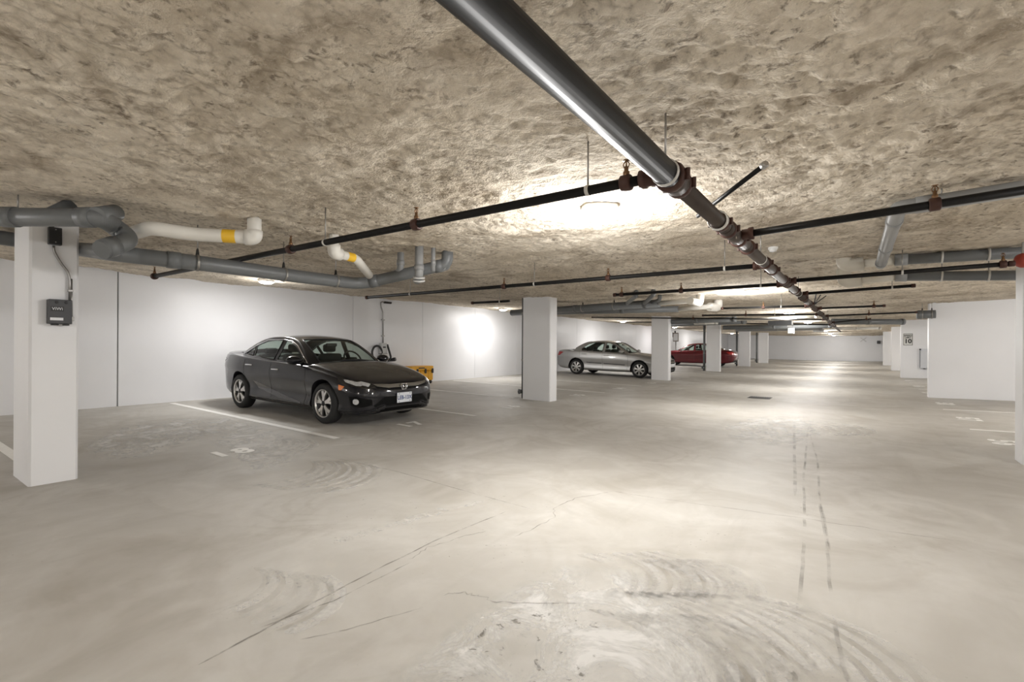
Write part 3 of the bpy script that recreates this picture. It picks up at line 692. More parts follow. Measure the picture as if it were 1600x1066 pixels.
# right cluster
zz = 2.29
g0, g1 = onz(1398, 326, zz), onz(1376, 411, zz)
tH = run('grey_duct_pipe', 'light grey pipe running away along the right ceiling to white fittings', [(onz(1640, 290, zz).x, g0.y, zz+0.03), (g0.x+0.02, g0.y, zz), (g1.x, g1.y, zz-0.02)], 0.052, 'abs_light', 0.05, [(0, 0.8), (1, 0.15), (1, 0.6), (1, 0.95)])
hanger(tH, (onz(1478, 305, zz).x, g0.y, zz), 0.05)
for (py, yy, zt, lb) in ((412, 7.25, 2.30, 'cream taped pipe with round elbow on the right ceiling, nearer of two'), (438, 8.05, 2.26, 'cream taped pipe with round elbow on the right ceiling, farther of two')):
    a_ = ony(1318, py+3, yy); b_ = ony(1408, py-6, yy); c_ = ony(1640, py-20 if py < 420 else py-8, yy)
    t = empty('cream_taped_pipe', (0, 0, 0), lb, 'pipe', 'cream taped pipes on the right')
    tube_obj('pipe', [a_, b_], 0.050, M['pvc_dim'], t, 18)
    tube_obj('elbow', [a_+(b_-a_).normalized()*0.20, a_+Vector((0, 0, -0.01)), (a_.x, a_.y+0.02, zc(a_.x, a_.y)+0.10)], 0.080, M['pvc_dim'], t, 20, 0.12)
    tube_obj('grey_pipe', [b_, c_], 0.060, M['abs'], t, 18)
    lathe_obj('joint_collar', [(-0.06, 0.06), (-0.06, 0.068), (0.06, 0.068), (0.06, 0.06)], b_, c_-b_, M['abs_light'], t, 18)
    for f in (0.3, 0.62): hang_ring(t, b_.lerp(c_, f), c_-b_, 0.062); hanger(t, b_.lerp(c_, f), 0.06)
# pipe stub over the cross wall
a_, b_ = ony(1432, 492, 15.7), ony(1462, 491, 15.7)
run('grey_pipe_stub', 'grey pipe stub above the left end of the wide right wall', [a_, b_], 0.10, 'abs', 0, [(0, 0.2)], hangs=[(0, 0.3), (0, 0.8)])
# red bell
p_ = ony(1597, 407, 7.0)
t = empty('fire_bell', p_, 'red round fire bell at the right edge of the ceiling', 'bell')
lathe_obj('gong', [(-0.03, 0.075), (0.0, 0.074), (0.03, 0.062), (0.045, 0.035), (0.05, 0.001)], (0, 0, 0), (-1, -0.6, 0), M['red'], t, 24)
box('back_box', (0.02, -0.05, -0.05), (0.09, 0.07, 0.05), M['red'], t, 0.006)
box('bracket', (0.0, 0.0, 0.05), (0.02, 0.02, 0.30), M['zinc'], t, 0.002)

# small ceiling fittings
for (px, py, lb) in ((1208, 388, 'small white smoke detector on the ceiling right of the main pipe'),):
    p_ = onz(px, py, 2.38); z = zc(p_.x, p_.y)
    t = empty('smoke_detector', (p_.x, p_.y, z), lb, 'detector')
    lathe_obj('base', [(0.02, 0.05), (-0.02, 0.05), (-0.02, 0.03)], (0, 0, 0), (0, 0, 1), M['fixture'], t, 20)
    lathe_obj('sensor_dome', [(-0.02, 0.04), (-0.045, 0.034), (-0.055, 0.0)], (0, 0, 0), (0, 0, 1), M['fixture'], t, 20)
def hung_box(name, label, cat, px, py, y, w_, h_, d_, m_, parts):
    c = ony(px, py, y)
    t = empty(name, c, label, cat)
    box('body', (-w_/2, -d_/2, -h_/2), (w_/2, d_/2, h_/2), M[m_], t, 0.01)
    for nm, a, b, mm in parts: box(nm, a, b, M[mm], t, 0.002)
    tube_obj('hanger_rod', [(0, 0, h_/2), (0, 0, zc(c.x, c.y)-c.z+0.02)], 0.012, M['zinc'], t, 8)
    return t
hung_box('exit_sign', 'small white box sign hung across the far aisle', 'sign', 1279, 515, 30.0, 0.50, 0.26, 0.08, 'sign', [('face_frame', (-0.24, -0.05, -0.12), (0.24, -0.041, 0.12), 'label_white')])
hung_box('unit_heater', 'dark rectangular unit hung under the far white tube', 'heater', 1219, 505, 19.0, 0.72, 0.16, 0.25, 'dark_grey', [('grille', (-0.33, -0.135, -0.06), (0.33, -0.126, 0.06), 'black'), ('end_cap', (0.36, -0.12, -0.07), (0.385, 0.12, 0.07), 'fixture')])
hung_box('junction_box', 'small white junction box right of the dark hung unit', 'box', 1234, 508, 19.4, 0.14, 0.14, 0.12, 'label_white', [('cover', (-0.06, -0.066, -0.06), (0.06, -0.061, 0.06), 'fixture')])
hung_box('junction_box', 'lower round-edged white junction box before the far wall', 'box', 1236, 517, 24.0, 0.24, 0.24, 0.16, 'label_white', [('cover', (-0.1, -0.088, -0.1), (0.1, -0.081, 0.1), 'fixture')])

# ------------------------------------------------------------------ wall and column equipment
# vertical drain leaders on the far side of three left columns
for (x, y, lb) in ((-6.40, 9.50, 'grey vertical drain pipe at the back of the second left column'), (-6.40, 26.0, 'dark vertical drain pipe beside the fourth left column'), (-6.40, 34.2, 'dark vertical drain pipe beside the fifth left column'), (-6.40, 41.85, 'dark vertical drain pipe beside the farthest left column')):
    t = empty('drain_leader', (x, y, zf(x)), lb, 'pipe', 'vertical drain leaders')
    tube_obj('pipe', [(0, 0, 0), (0, 0, 2.4)], 0.057, M['abs'], t, 18)
    lathe_obj('cleanout', [(0, 0.045), (0.10, 0.045), (0.10, 0.058), (0.13, 0.058), (0.135, 0.02), (0.15, 0.02)], (0, -0.01, 0.16), (-0.6, -1, 0), M['abs'], t, 18)
    for z in (0.9, 2.0): lathe_obj('pipe_strap', [(-0.015, 0.059), (-0.015, 0.064), (0.015, 0.064), (0.015, 0.059)], (0, 0, z), (0, 0, 1), M['zinc'], t, 18, False)
# boxes on the nearest column (its aisle face is at x = -5.82)
XF = -5.82
def on_col(px, py): return onx(px, py, XF)
a, b = on_col(74, 382), on_col(95, 358)
t = empty('junction_box', (XF, (a.y+b.y)/2, (a.z+b.z)/2), 'small dark square junction box high on the nearest column', 'box')
hw, hh = (b.y-a.y)/2, (b.z-a.z)/2
box('body', (0, -hw, -hh), (0.05, hw, hh), M['dark_grey'], t, 0.004)
box('cover_plate', (0.05, -hw*0.94, -hh*0.94), (0.055, hw*0.94, hh*0.94), M['black'], t, 0.002)
for s in (-1, 1): lathe_obj('screw', [(0, 0.005), (0.004, 0.005), (0.005, 0.002)], (0.055, 0, s*hh*0.72), (1, 0, 0), M['zinc'], t, 10)
ja = (a, b)
c0, c1 = on_col(72, 506), on_col(109, 470)
t = empty('access_controller', (XF, (c0.y+c1.y)/2, (c0.z+c1.z)/2), 'dark grey electronic box with labels on the nearest column', 'box')
hw, hh = (c1.y-c0.y)/2, (c1.z-c0.z)/2
box('body', (0, -hw, -hh), (0.085, hw, hh), M['dark_grey'], t, 0.006, 2)
box('front_cover', (0.085, -hw*0.97, -hh*0.97), (0.092, hw*0.97, hh*0.97), M['dark_grey'], t, 0.003)
box('display', (0.092, -hw*0.86, hh*0.02), (0.094, hw*0.25, hh*0.42), M['black'], t)
tx = text_mesh('display_mark', 'ViWi', 0.035, M['label_white'], t, 0.0004); tx.rotation_euler = (math.pi/2, 0, math.pi/2); tx.location = (0.0946, -hw*0.3, hh*0.22)
box('label_strip', (0.092, -hw*0.9, -hh*0.72), (0.0935, hw*0.2, -hh*0.5), M['label_white'], t)
box('bottom_latch', (0.02, -hw*0.7, -hh*1.12), (0.07, -hw*0.1, -hh), M['black'], t, 0.003)
box('bottom_latch', (0.02, hw*0.3, -hh*1.12), (0.07, hw*0.8, -hh), M['black'], t, 0.003)
for k in (-0.35, 0.45): lathe_obj('knockout', [(0, 0.012), (0.003, 0.012), (0.004, 0.008)], (0.092, hw*k, hh*0.76), (1, 0, 0), M['black'], t, 14)
t = empty('column_conduit', (0, 0, 0), 'bent galvanised conduit joining the two boxes on the nearest column', 'conduit')
cx = XF+0.028
def cc(px, py, x=cx): return onx(px, py, x)
tube_obj('pipe', [cc(84, 384), cc(84, 392), cc(94, 410), cc(106, 425), cc(109, 436), cc(109, 470)], 0.010, M['conduit'], t, 12, 0.05)
tube_obj('pipe', [cc(112, 436), cc(112.5, 500)], 0.006, M['conduit'], t, 10)
box('strap', tuple(cc(106, 456)-Vector((0.02, 0, 0))), tuple(cc(114, 453)+Vector((0.014, 0, 0))), M['conduit'], t, 0.002)
box('elbow_fitting', tuple(cc(109, 502)-Vector((0.02, 0, 0))), tuple(cc(115, 495)+Vector((0.02, 0, 0))), M['zinc'], t, 0.003)
tube_obj('feed_stub', [cc(82, 358), cc(82, 344)], 0.012, M['black'], t, 12)

# car charger on the left wall behind the black sedan, with its conduit
t = empty('car_charger', (WL, 9.22, 1.15), 'grey wall mounted car charger with black cable loop behind the black sedan', 'charger')
box('body', (0, -0.11, -0.10), (0.12, 0.11, 0.20), M['grey_box'], t, 0.02, 2)
box('lower_body', (0, -0.10, -0.26), (0.15, 0.10, -0.10), M['grey_box'], t, 0.02, 2)
box('status_window', (0.12, -0.05, 0.06), (0.124, 0.05, 0.10), M['black'], t)
box('seam', (0.0, -0.112, -0.105), (0.128, 0.112, -0.095), M['black'], t)
lp = [(0.10, -0.24+0.17*math.cos(a), -0.08+0.20*math.sin(a)) for a in np.linspace(0.2, 2*math.pi+0.2, 26)]
tube_obj('cable_loop', lp, 0.030, M['black'], t, 10)
tube_obj('cable', [(0.10, 0.12, 0.16), (0.13, 0.18, -0.05), (0.13, 0.24, -0.22), (0.13, 0.16, -0.30), (0.12, 0.10, -0.55)], 0.028, M['black'], t, 10, 0.1)
lathe_obj('plug_holster', [(0, 0.04), (0.16, 0.055), (0.20, 0.05)], (0.05, 0.24, -0.30), (1, 0.5, 0.2), M['black'], t, 16)
t = empty('wall_conduit', (0, 0, 0), 'thin grey conduit dropping down the left wall to the charger', 'conduit')
cx = WL+0.03
tube_obj('pipe', [onx(612, 473, cx), onx(595.5, 471.5, cx), onx(595, 478, cx), onx(598.5, 488, cx), onx(598.5, 541, cx)], 0.016, M['conduit'], t, 12, 0.06)
tube_obj('armoured_end', [onx(611, 473.5, cx), onx(600, 472.5, cx)], 0.030, M['iron'], t, 12)
for py in (500, 525): p_ = onx(598.5, py, cx); box('strap', (WL, p_.y-0.05, p_.z-0.012), (WL+0.05, p_.y+0.05, p_.z+0.012), M['conduit'], t, 0.002)

# orange case standing by the wall
p0, p1 = onx(643, 596, WL+0.55), onx(677, 596, WL+0.55)
zb = zf(WL+0.3)
t = empty('equipment_case', (WL+0.33, p0.y+0.0, zb), 'orange yellow plastic case with black catches on the floor by the wall', 'case')
Wc = p1.y-p0.y
box('body', (-0.22, 0, 0.10), (0.22, Wc, 0.40), M['orange'], t, 0.035, 3)
box('lid', (-0.23, -0.01, 0.40), (0.23, Wc+0.01, 0.54), M['orange'], t, 0.03, 3)
for f in (0.25, 0.62, 0.95): box('catch', (0.21, Wc*f-0.035, 0.32), (0.25, Wc*f+0.035, 0.46), M['black'], t, 0.008)
box('rib', (0.20, Wc*0.4, 0.12), (0.235, Wc*0.46, 0.40), M['orange'], t, 0.01); box('rib', (0.20, Wc*0.75, 0.12), (0.235, Wc*0.81, 0.40), M['orange'], t, 0.01)
box('handle', (0.22, Wc*0.30, 0.47), (0.27, Wc*0.55, 0.50), M['black'], t, 0.01)
for f in (0.1, 0.9):
    for s in (-1, 1): lathe_obj('wheel', [(-0.03, 0.03), (-0.03, 0.055), (0.03, 0.055), (0.03, 0.03)], (0.17*s, Wc*f, 0.056), (0, 1, 0), M['black'], t, 16)
    box('wheel_block', (-0.2, Wc*f-0.05, 0.06), (0.2, Wc*f+0.05, 0.11), M['black'], t, 0.006)

# speed sign and panel on the far cross wall (face at y = 25.75)
YS = 25.75
a, b = ony(1411, 540, YS), ony(1426.5, 521, YS)
t = empty('speed_limit_sign', ((a.x+b.x)/2, YS, (a.z+b.z)/2), 'white speed limit 10 sign with black border on the cross wall', 'sign')
hw, hh = (b.x-a.x)/2, (b.z-a.z)/2
box('plate', (-hw, -0.006, -hh), (hw, 0, hh), M['sign'], t, 0.002)
bw = 0.014
for nm, p, q in (('border', (-hw+.012, -hh+.012), (hw-.012, -hh+.012+bw)), ('border', (-hw+.012, hh-.012-bw), (hw-.012, hh-.012)), ('border', (-hw+.012, -hh+.012), (-hw+.012+bw, hh-.012)), ('border', (hw-.012-bw, -hh+.012), (hw-.012, hh-.012))):
    box(nm, (p[0], -0.008, p[1]), (q[0], -0.006, q[1]), M['sign_ink'], t)
for s, z, sz, bo in (('SPEED', hh*0.62, 0.092, 0.003), ('LIMIT', hh*0.30, 0.085, 0.003), ('10', -hh*0.32, 0.24, 0.009)):
    o = text_mesh('lettering', s, sz, M['sign_ink'], t, 0.0006, bo); o.rotation_euler = (math.pi/2, 0, 0); o.location = (0, -0.0085, z)
a, b = ony(1437, 575.5, YS), ony(1450.5, 545, YS)
t = empty('electrical_panel', ((a.x+b.x)/2, YS, (a.z+b.z)/2), 'pale grey electrical panel beside the wide right wall', 'panel')
hw, hh = (b.x-a.x)/2, (b.z-a.z)/2
box('cabinet', (-hw, -0.12, -hh), (hw+0.1, 0, hh), M['panel'], t, 0.006)
box('door', (-hw*0.94, -0.135, -hh*0.96), (hw+0.09, -0.12, hh*0.96), M['panel'], t, 0.004)
box('hinge_edge', (-hw*1.06, -0.125, -hh*0.94), (-hw*0.98, -0.10, hh*0.94), M['black'], t)
lathe_obj('lock', [(0, 0.03), (0.03, 0.03), (0.035, 0.02)], (-hw*0.98, -0.12, hh*0.92), (0, -1, 0), M['black'], t, 12)
box('bottom_bracket', (-hw*0.2, -0.09, -hh*1.06), (hw*0.3, -0.03, -hh), M['black'], t)
# charger box behind the silver sedan nose and small far-wall fittings
Yc = 27.0
c = ony(1056, 527, 33.6)
t = empty('utility_box', (c.x, c.y, c.z), 'brown grey utility box on a stand pipe just left of the red car', 'box')
box('body', (-0.17, -0.1, -0.30), (0.17, 0.1, 0.30), M['brown_box'], t, 0.02)
box('front_plate', (-0.13, -0.112, -0.24), (0.16, -0.10, 0.24), M['grey_box'], t, 0.004)
tube_obj('feed_pipe', [(-0.05, 0, 0.3), (-0.05, 0, 2.36-c.z)], 0.05, M['dark_grey'], t, 12)
tube_obj('side_pipe', [(-0.2, 0, 2.36-c.z-0.1), (-0.2, 0, 0.0)], 0.03, M['dark_grey'], t, 10)
tube_obj('stand', [(0, 0, -0.3), (0, 0, zf(c.x)-c.z)], 0.035, M['zinc'], t, 10)
for (py, lb) in ((522, 'small dark camera near the top right of the far wall'), (535, 'small dark box under the camera on the far wall')):
    c = ony(1373, py, YF-0.3)
    t = empty('wall_camera' if py == 522 else 'alarm_box', (c.x, YF, c.z), lb, 'camera' if py == 522 else 'box')
    box('body', (-0.12, -0.25, -0.14), (0.12, -0.05, 0.14), M['dark_grey'], t, 0.03)
    box('mount', (-0.05, -0.06, -0.05), (0.05, 0.0, 0.05), M['black'], t, 0.005)
c = onx(1349, 531, 0); 
c = ony(1349, 531, YF-0.02)
t = empty('wall_fan_guard', (c.x, YF-0.01, c.z), 'small dark crossed bracket on the far white wall', 'bracket')
for s in (1, -1): tube_obj('arm', [(-0.22, 0, -0.18*s), (0.22, 0, 0.18*s)], 0.02, M['grey_box'], t, 8)

# ------------------------------------------------------------------ cars
def paint(name, col, rough=0.22, metal=0.0, flake=0.0):
    g = NT(name); n = g.noise(3.0, 4, 0.6); f = g.noise(0.9, 3)
    c = g.mix(g.math('MULTIPLY', g.ramp(n, 0.35, 0.75), 0.25), col, tuple(min(1, x*1.25+0.004) for x in col))
    g.b.inputs['Metallic'].default_value = metal; g.b.inputs['Coat Weight'].default_value = 1.0; g.b.inputs['Coat Roughness'].default_value = 0.06
    return g.done(c, g.math('ADD', rough, g.math('MULTIPLY', n, 0.15)), None, 0.12)
M['paint_black'] = paint('black_car_paint', (0.006, 0.006, 0.009), 0.30, 0.0)
M['paint_silver'] = paint('silver_car_paint', (0.46, 0.46, 0.455), 0.32, 0.75)
M['paint_red'] = paint('dark_red_car_paint', (0.115, 0.010, 0.015), 0.26, 0.35)
M['tyre'] = mat('tyre_rubber', (0.018, 0.018, 0.018), 0.75, bump=0.15, bscale=40)
M['rim_dark'] = mat('black_rim', (0.015, 0.015, 0.016), 0.35, 0.4)
M['alloy'] = mat('machined_alloy', (0.66, 0.65, 0.63), 0.28, 0.85)
M['interior'] = mat('charcoal_interior', (0.022, 0.022, 0.022), 0.8)
M['seat'] = mat('dark_seat_fabric', (0.035, 0.034, 0.033), 0.85, bump=0.2, bscale=80)
M['amber'] = mat('amber_marker', (0.72, 0.20, 0.03), 0.25)
M['tail_red'] = mat('red_tail_lens', (0.42, 0.02, 0.02), 0.15, coat=1.0)
M['lamp_clear'] = mat('headlamp_reflector', (0.62, 0.63, 0.64), 0.25, 0.35, coat=1.0, var=0.5, vscale=30)
M['void'] = mat('unlit_grille_plastic', (0.006, 0.006, 0.006), 0.7, spec=0.1)
M['gloss_black'] = mat('gloss_black_trim', (0.010, 0.010, 0.011), 0.12, coat=1.0)
M['plate'] = mat('licence_plate_white', (0.72, 0.75, 0.80), 0.4)
M['plate_ink'] = mat('licence_plate_blue', (0.03, 0.06, 0.20), 0.4)
M['silver_trim'] = mat('satin_silver_trim', (0.46, 0.46, 0.45), 0.25, 0.9)
def glass_mat():
    m = bpy.data.materials.new('tinted_glass'); m.use_nodes = True; nt = m.node_tree; nt.nodes.clear()
    out = nt.nodes.new('ShaderNodeOutputMaterial'); tr = nt.nodes.new('ShaderNodeBsdfTransparent'); gl = nt.nodes.new('ShaderNodeBsdfGlossy')
    n = nt.nodes.new('ShaderNodeTexNoise'); n.inputs['Scale'].default_value = 2.0
    mr = nt.nodes.new('ShaderNodeMapRange'); mr.inputs[3].default_value = 0.03; mr.inputs[4].default_value = 0.08
    nt.links.new(n.outputs['Fac'], mr.inputs[0]); nt.links.new(mr.outputs[0], gl.inputs['Roughness'])
    tr.inputs[0].default_value = (0.72, 0.80, 0.755, 1)
    lw = nt.nodes.new('ShaderNodeLayerWeight'); lw.inputs[0].default_value = 0.5
    pw = nt.nodes.new('ShaderNodeMath'); pw.operation = 'POWER'; pw.inputs[1].default_value = 5.0; nt.links.new(lw.outputs['Facing'], pw.inputs[0])
    fr = nt.nodes.new('ShaderNodeMath'); fr.operation = 'MULTIPLY_ADD'; fr.inputs[1].default_value = 0.9; fr.inputs[2].default_value = 0.045; nt.links.new(pw.outputs[0], fr.inputs[0])
    mx = nt.nodes.new('ShaderNodeMixShader'); nt.links.new(fr.outputs[0], mx.inputs[0]); nt.links.new(tr.outputs[0], mx.inputs[1]); nt.links.new(gl.outputs[0], mx.inputs[2])
    nt.links.new(mx.outputs[0], out.inputs[0]); return m
M['glass'] = glass_mat()

def pchip(kx, ky):
    kx = np.array(kx, float); ky = np.array(ky, float); o = np.argsort(kx); kx, ky = kx[o], ky[o]
    h = np.diff(kx); dl = np.diff(ky)/h; n = len(kx); d = np.zeros(n); d[0], d[-1] = dl[0], dl[-1]
    for i in range(1, n-1):
        if dl[i-1]*dl[i] > 0:
            w1, w2 = 2*h[i]+h[i-1], h[i]+2*h[i-1]; d[i] = (w1+w2)/(w1/dl[i-1]+w2/dl[i])
    def f(x):
        x = np.clip(np.asarray(x, float), kx[0], kx[-1]); i = np.clip(np.searchsorted(kx, x)-1, 0, n-2)
        t = (x-kx[i])/h[i]
        return ((1+2*t)*(1-t)**2*ky[i] + t*(1-t)**2*h[i]*d[i] + t*t*(3-2*t)*ky[i+1] + t*t*(t-1)*h[i]*d[i+1])
    return f
def curve(pairs): return pchip([p[0] for p in pairs], [p[1] for p in pairs])
def crom(P, k):
    P = np.array(P, float); out = []
    for i in range(len(P)-1):
        p0, p1, p2, p3 = P[max(i-1, 0)], P[i], P[i+1], P[min(i+2, len(P)-1)]
        for t in np.arange(k)/k:
            out.append(0.5*((2*p1)+(-p0+p2)*t+(2*p0-5*p1+4*p2-p3)*t*t+(-p0+3*p1-3*p2+p3)*t**3))
    out.append(P[-1]); return np.array(out)
def in_poly(x, y, poly):
    ins = np.zeros(x.shape, bool); n = len(poly)
    for i in range(n):
        x0, y0 = poly[i]; x1, y1 = poly[(i+1) % n]
        c = ((y0 > y) != (y1 > y)); t = (x1-x0)*(y-y0)/((y1-y0) if abs(y1-y0) > 1e-9 else 1e-9)+x0
        ins ^= c & (x < t)
    return ins

def build_wheel(root, x, y, side, R, spec):
    """side: -1 right of the car, +1 left"""
    W = 0.215; ax = Vector((0, side, 0)); rr = R*0.685
    prof = [(-W/2, rr), (-W/2, rr+0.02), (-W/2+0.01, R*0.90), (-W/2+0.035, R*0.985), (-W*0.2, R), (W*0.2, R), (W/2-0.035, R*0.985), (W/2-0.008, R*0.90), (W/2, R*0.80), (W/2-0.008, rr+0.006), (W/2-0.02, rr), (W/2-0.05, rr-0.004)]
    tyre = lathe_obj('wheel', prof, (x, y, R), ax, M['tyre'], root, 40, False)
    lathe_obj('rim', [(-W/2+0.02, rr), (W/2-0.055, rr-0.012), (W/2-0.02, rr-0.006), (W/2-0.010, rr+0.004), (W/2-0.016, rr-0.010), (W/2-0.03, rr-0.016)], (x, y, R), ax, M[spec.get('rim_mat', 'alloy')], tyre, 40, False)
    lathe_obj('rim_dish', [(0.0, rr-0.01), (0.02, rr*0.75), (0.03, rr*0.3), (0.03, 0.001)], (x, y, R), ax, M['rim_dark'], tyre, 32, False)
    lathe_obj('brake_disc', [(0.010, rr*0.72), (0.026, rr*0.72), (0.026, rr*0.35)], (x, y, R), ax, M['iron'], tyre, 28, False)
    n = spec['spokes']; oy = W/2-0.028
    for i in range(n):
        a0 = 2*math.pi*i/n + spec.get('spoke_phase', 0.3)
        legs = ((-0.21, 0.60), (0.17, 1.0)) if spec.get('split') else ((0.0, 1.0),)
        for da, wf in legs:
            def pt(r, a, wd, o):
                c, s = math.cos(a), math.sin(a)
                return (x + r*c - wd*s, y+side*o, R + r*s + wd*c)
            w0, w1 = (0.014*wf+0.006, 0.024*wf+0.008) if spec.get('split') else (0.016, 0.040)
            q = []
            for o in (oy, oy-0.03):
                for (r, a, wd) in ((0.035, a0+da*0.15, w0), (rr*0.55, a0+da*0.6, (w0+w1)/2), (rr*0.97, a0+da*1.25, w1)):
                    oo = o - (0.012 if r > rr*0.9 else 0.0) + (0.008 if r < 0.05 else 0)
                    q += [pt(r, a, wd, oo), pt(r, a, -wd, oo)]
            f = []
            for k in (0, 2):
                f += [(k, k+1, k+3, k+2), (6+k, 6+k+2, 6+k+3, 6+k+1), (k, k+2, 6+k+2, 6+k), (k+1, 6+k+1, 6+k+3, k+3)]
            f += [(0, 6, 7, 1), (4, 5, 11, 10)]
            mesh_obj('spoke', q, f, M['alloy'], tyre)
    lathe_obj('hub_cap', [(oy-0.03, 0.045), (oy+0.008, 0.042), (oy+0.014, 0.03), (oy+0.014, 0.001)], (x, y, R), ax, M['rim_dark'] if spec.get('split') else M['alloy'], tyre, 20, False)
    return tyre

def build_car(name, label, spec, loc, rz, pitch):
    S = spec['scale']; root = empty(name, loc, label, 'car'); root.rotation_euler = (0, pitch, rz)
    cz = {k: curve(v) for k, v in spec['curves'].items()}
    XF_, XR_ = spec['front'], spec['rear']
    PM = M[spec['paint']]
    # ---- lower body loft
    u = np.concatenate([np.linspace(0, 0.12, 16)[:-1], np.linspace(0.12, 0.88, 92)[:-1], np.linspace(0.88, 1, 16)])
    xs = XF_+(XR_-XF_)*u
    rings = []
    for x in xs:
        zb, zs, zt, wm = (float(cz[k](x)) for k in ('zb', 'zs', 'zt', 'wm'))
        ins = float(cz['in'](x)) if 'in' in cz else 0.055
        wsh = wm-ins; wh = wsh-0.075
        H = zs-zb
        cc_ = max(0.0, min(1.0, (2.0-abs(x))/0.5))
        half = [(0, zb), (wm*0.5, zb), (wm*0.86, zb+0.005), (wm-0.055, zb+0.045), (wm-0.030+0.008*cc_, zb+H*0.13), (wm-0.018-0.028*cc_, zb+H*0.34), (wm-0.008, zb+H*0.58), (wm, zb+H*0.72), (wsh+0.018, zs-0.06*H), (wsh-0.012, zs), (wh, zs+(zt-zs)*0.62), (wh*0.55, zs+(zt-zs)*0.93), (0, zt)]
        c = crom(half, 4)
        r = np.concatenate([c, np.stack([-c[-2:0:-1, 0], c[-2:0:-1, 1]], 1)])
        rings.append(np.column_stack([np.full(len(r), x), r]))
    n = len(rings[0]); V = np.concatenate(rings)
    F = []
    for i in range(len(rings)-1):
        for j in range(n):
            k = (j+1) % n; F.append((i*n+j, (i+1)*n+j, (i+1)*n+k, i*n+k))
    F.append(tuple(range(n))); m0 = (len(rings)-1)*n; F.append(tuple(range(m0+n-1, m0-1, -1)))
    cab0, cab1 = spec['cabin']
    fm = []
    for f in F:
        c = V[list(f)].mean(0); yb = float(cz['yb'](c[0])) if cab1 < c[0] < cab0 else 0
        if c[2] < float(cz['zb'](c[0]))+0.02 and len(f) == 4: fm.append(2)
        elif cab1 < c[0] < cab0 and abs(c[1]) < yb-0.03 and c[2] > 0.7: fm.append(1)
        else: fm.append(0)
    me = bpy.data.meshes.new('body'); me.from_pydata((V*S).tolist(), [], F)
    for m_ in (PM, M['interior'], M['black']): me.materials.append(m_)
    me.polygons.foreach_set('material_index', fm); me.update()
    bm = bmesh.new(); bm.from_mesh(me); bmesh.ops.recalc_face_normals(bm, faces=bm.faces); bm.to_mesh(me)
    bvh = BVHTree.FromBMesh(bm); bm.free()
    body = link(bpy.data.objects.new('body', me), root)
    # wheel arches cut out of the body
    R = spec['wheel_r']; RA = R+spec.get('arch_gap', 0.045)
    cut = bmesh.new()
    for xw in spec['axles']:
        for s in (1, -1):
            vs, fs = lathe([(0, RA*S), (0.55*S, RA*S)], (xw*S, s*0.60*S, (R+0.012)*S), (0, s, 0), 40)
            vv = [cut.verts.new(v) for v in vs]
            for f in fs: cut.faces.new([vv[i] for i in f]).material_index = 2
    bmesh.ops.recalc_face_normals(cut, faces=cut.faces)
    cm = bpy.data.meshes.new('cut'); cut.to_mesh(cm); cut.free()
    for m_ in (PM, M['interior'], M['black']): cm.materials.append(m_)
    co = bpy.data.objects.new('cut', cm); COL.objects.link(co)
    bpy.context.view_layer.update(); sv = root.matrix_world.copy(); root.matrix_world = Matrix(); bpy.context.view_layer.update()
    md = body.modifiers.new('arch', 'BOOLEAN'); md.operation = 'DIFFERENCE'; md.object = co; md.solver = 'EXACT'
    dg = bpy.context.evaluated_depsgraph_get(); nm = bpy.data.meshes.new_from_object(body.evaluated_get(dg))
    body.modifiers.clear(); body.data = nm; nm.name = 'body'; bpy.data.objects.remove(co)
    root.matrix_world = sv
    nm.polygons.foreach_set('use_smooth', [True]*len(nm.polygons))
    nm.set_sharp_from_angle(angle=math.radians(38))
    # ---- cabin: one height field split into panes, roof and pillars
    st = spec.get('res', 0.012)
    gx = np.arange(cab1-0.06, cab0+0.04, st); gy = np.arange(-0.86, 0.8601, st)
    X, Y = np.meshgrid(gx, gy)
    ay = np.abs(Y); sh = np.interp(X, [cab1, cab1*0.45, cab0*0.2, cab0], [-0.12, 0, 0, 0.16])
    roof = cz['zr'](X+sh*(ay/0.62)**2) - 0.045*(ay/0.6)**2
    zbel = cz['zs'](X); k = spec['tumble']; side = zbel + (cz['yb'](X)-ay)*k
    kk = 0.035; hsm = np.clip(0.5+0.5*(side-roof)/kk, 0, 1); Z = side*(1-hsm)+roof*hsm - kk*hsm*(1-hsm)
    def cen(A): return (A[:-1, :-1]+A[1:, :-1]+A[1:, 1:]+A[:-1, 1:])/4
    cX, cY, cZ = cen(X), cen(Y), cen(Z); cS = cen(side) < cen(roof)+0.012
    cls = np.zeros(cX.shape, int)                       # 0 roof and pillars
    keep = cZ > np.maximum(cen(zbel)-0.02, 0.02)
    for i, poly in enumerate(spec['side_windows']):
        ip = in_poly(cX, cZ, poly) & cS
        cls[ip & (cY < 0)] = 1+2*i; cls[ip & (cY > 0)] = 2+2*i
    nside = 2*len(spec['side_windows'])
    cls[in_poly(cX+0*cY, cY, spec['windscreen']) & ~cS] = nside+1
    cls[in_poly(cX, cY, spec['rear_window']) & ~cS] = nside+2
    VV = np.stack([X.ravel(), Y.ravel(), Z.ravel()], 1)*S; I = np.arange(X.size).reshape(X.shape)
    Q = np.stack([I[:-1, :-1], I[:-1, 1:], I[1:, 1:], I[1:, :-1]], -1)
    for c in range(nside+3):
        q = Q[keep & (cls == c)]
        if len(q) == 0: continue
        uu, inv = np.unique(q.ravel(), return_inverse=True)
        nm_, m_ = ('roof', PM) if c == 0 else (('windscreen', M['glass']) if c == nside+1 else (('rear_window', M['glass']) if c == nside+2 else ('side_window', M['glass'])))
        o = mesh_obj(nm_, VV[uu].tolist(), inv.reshape(-1, 4).tolist(), m_, root, True)
        if c == 0: o['label'] = 'roof with door pillars'
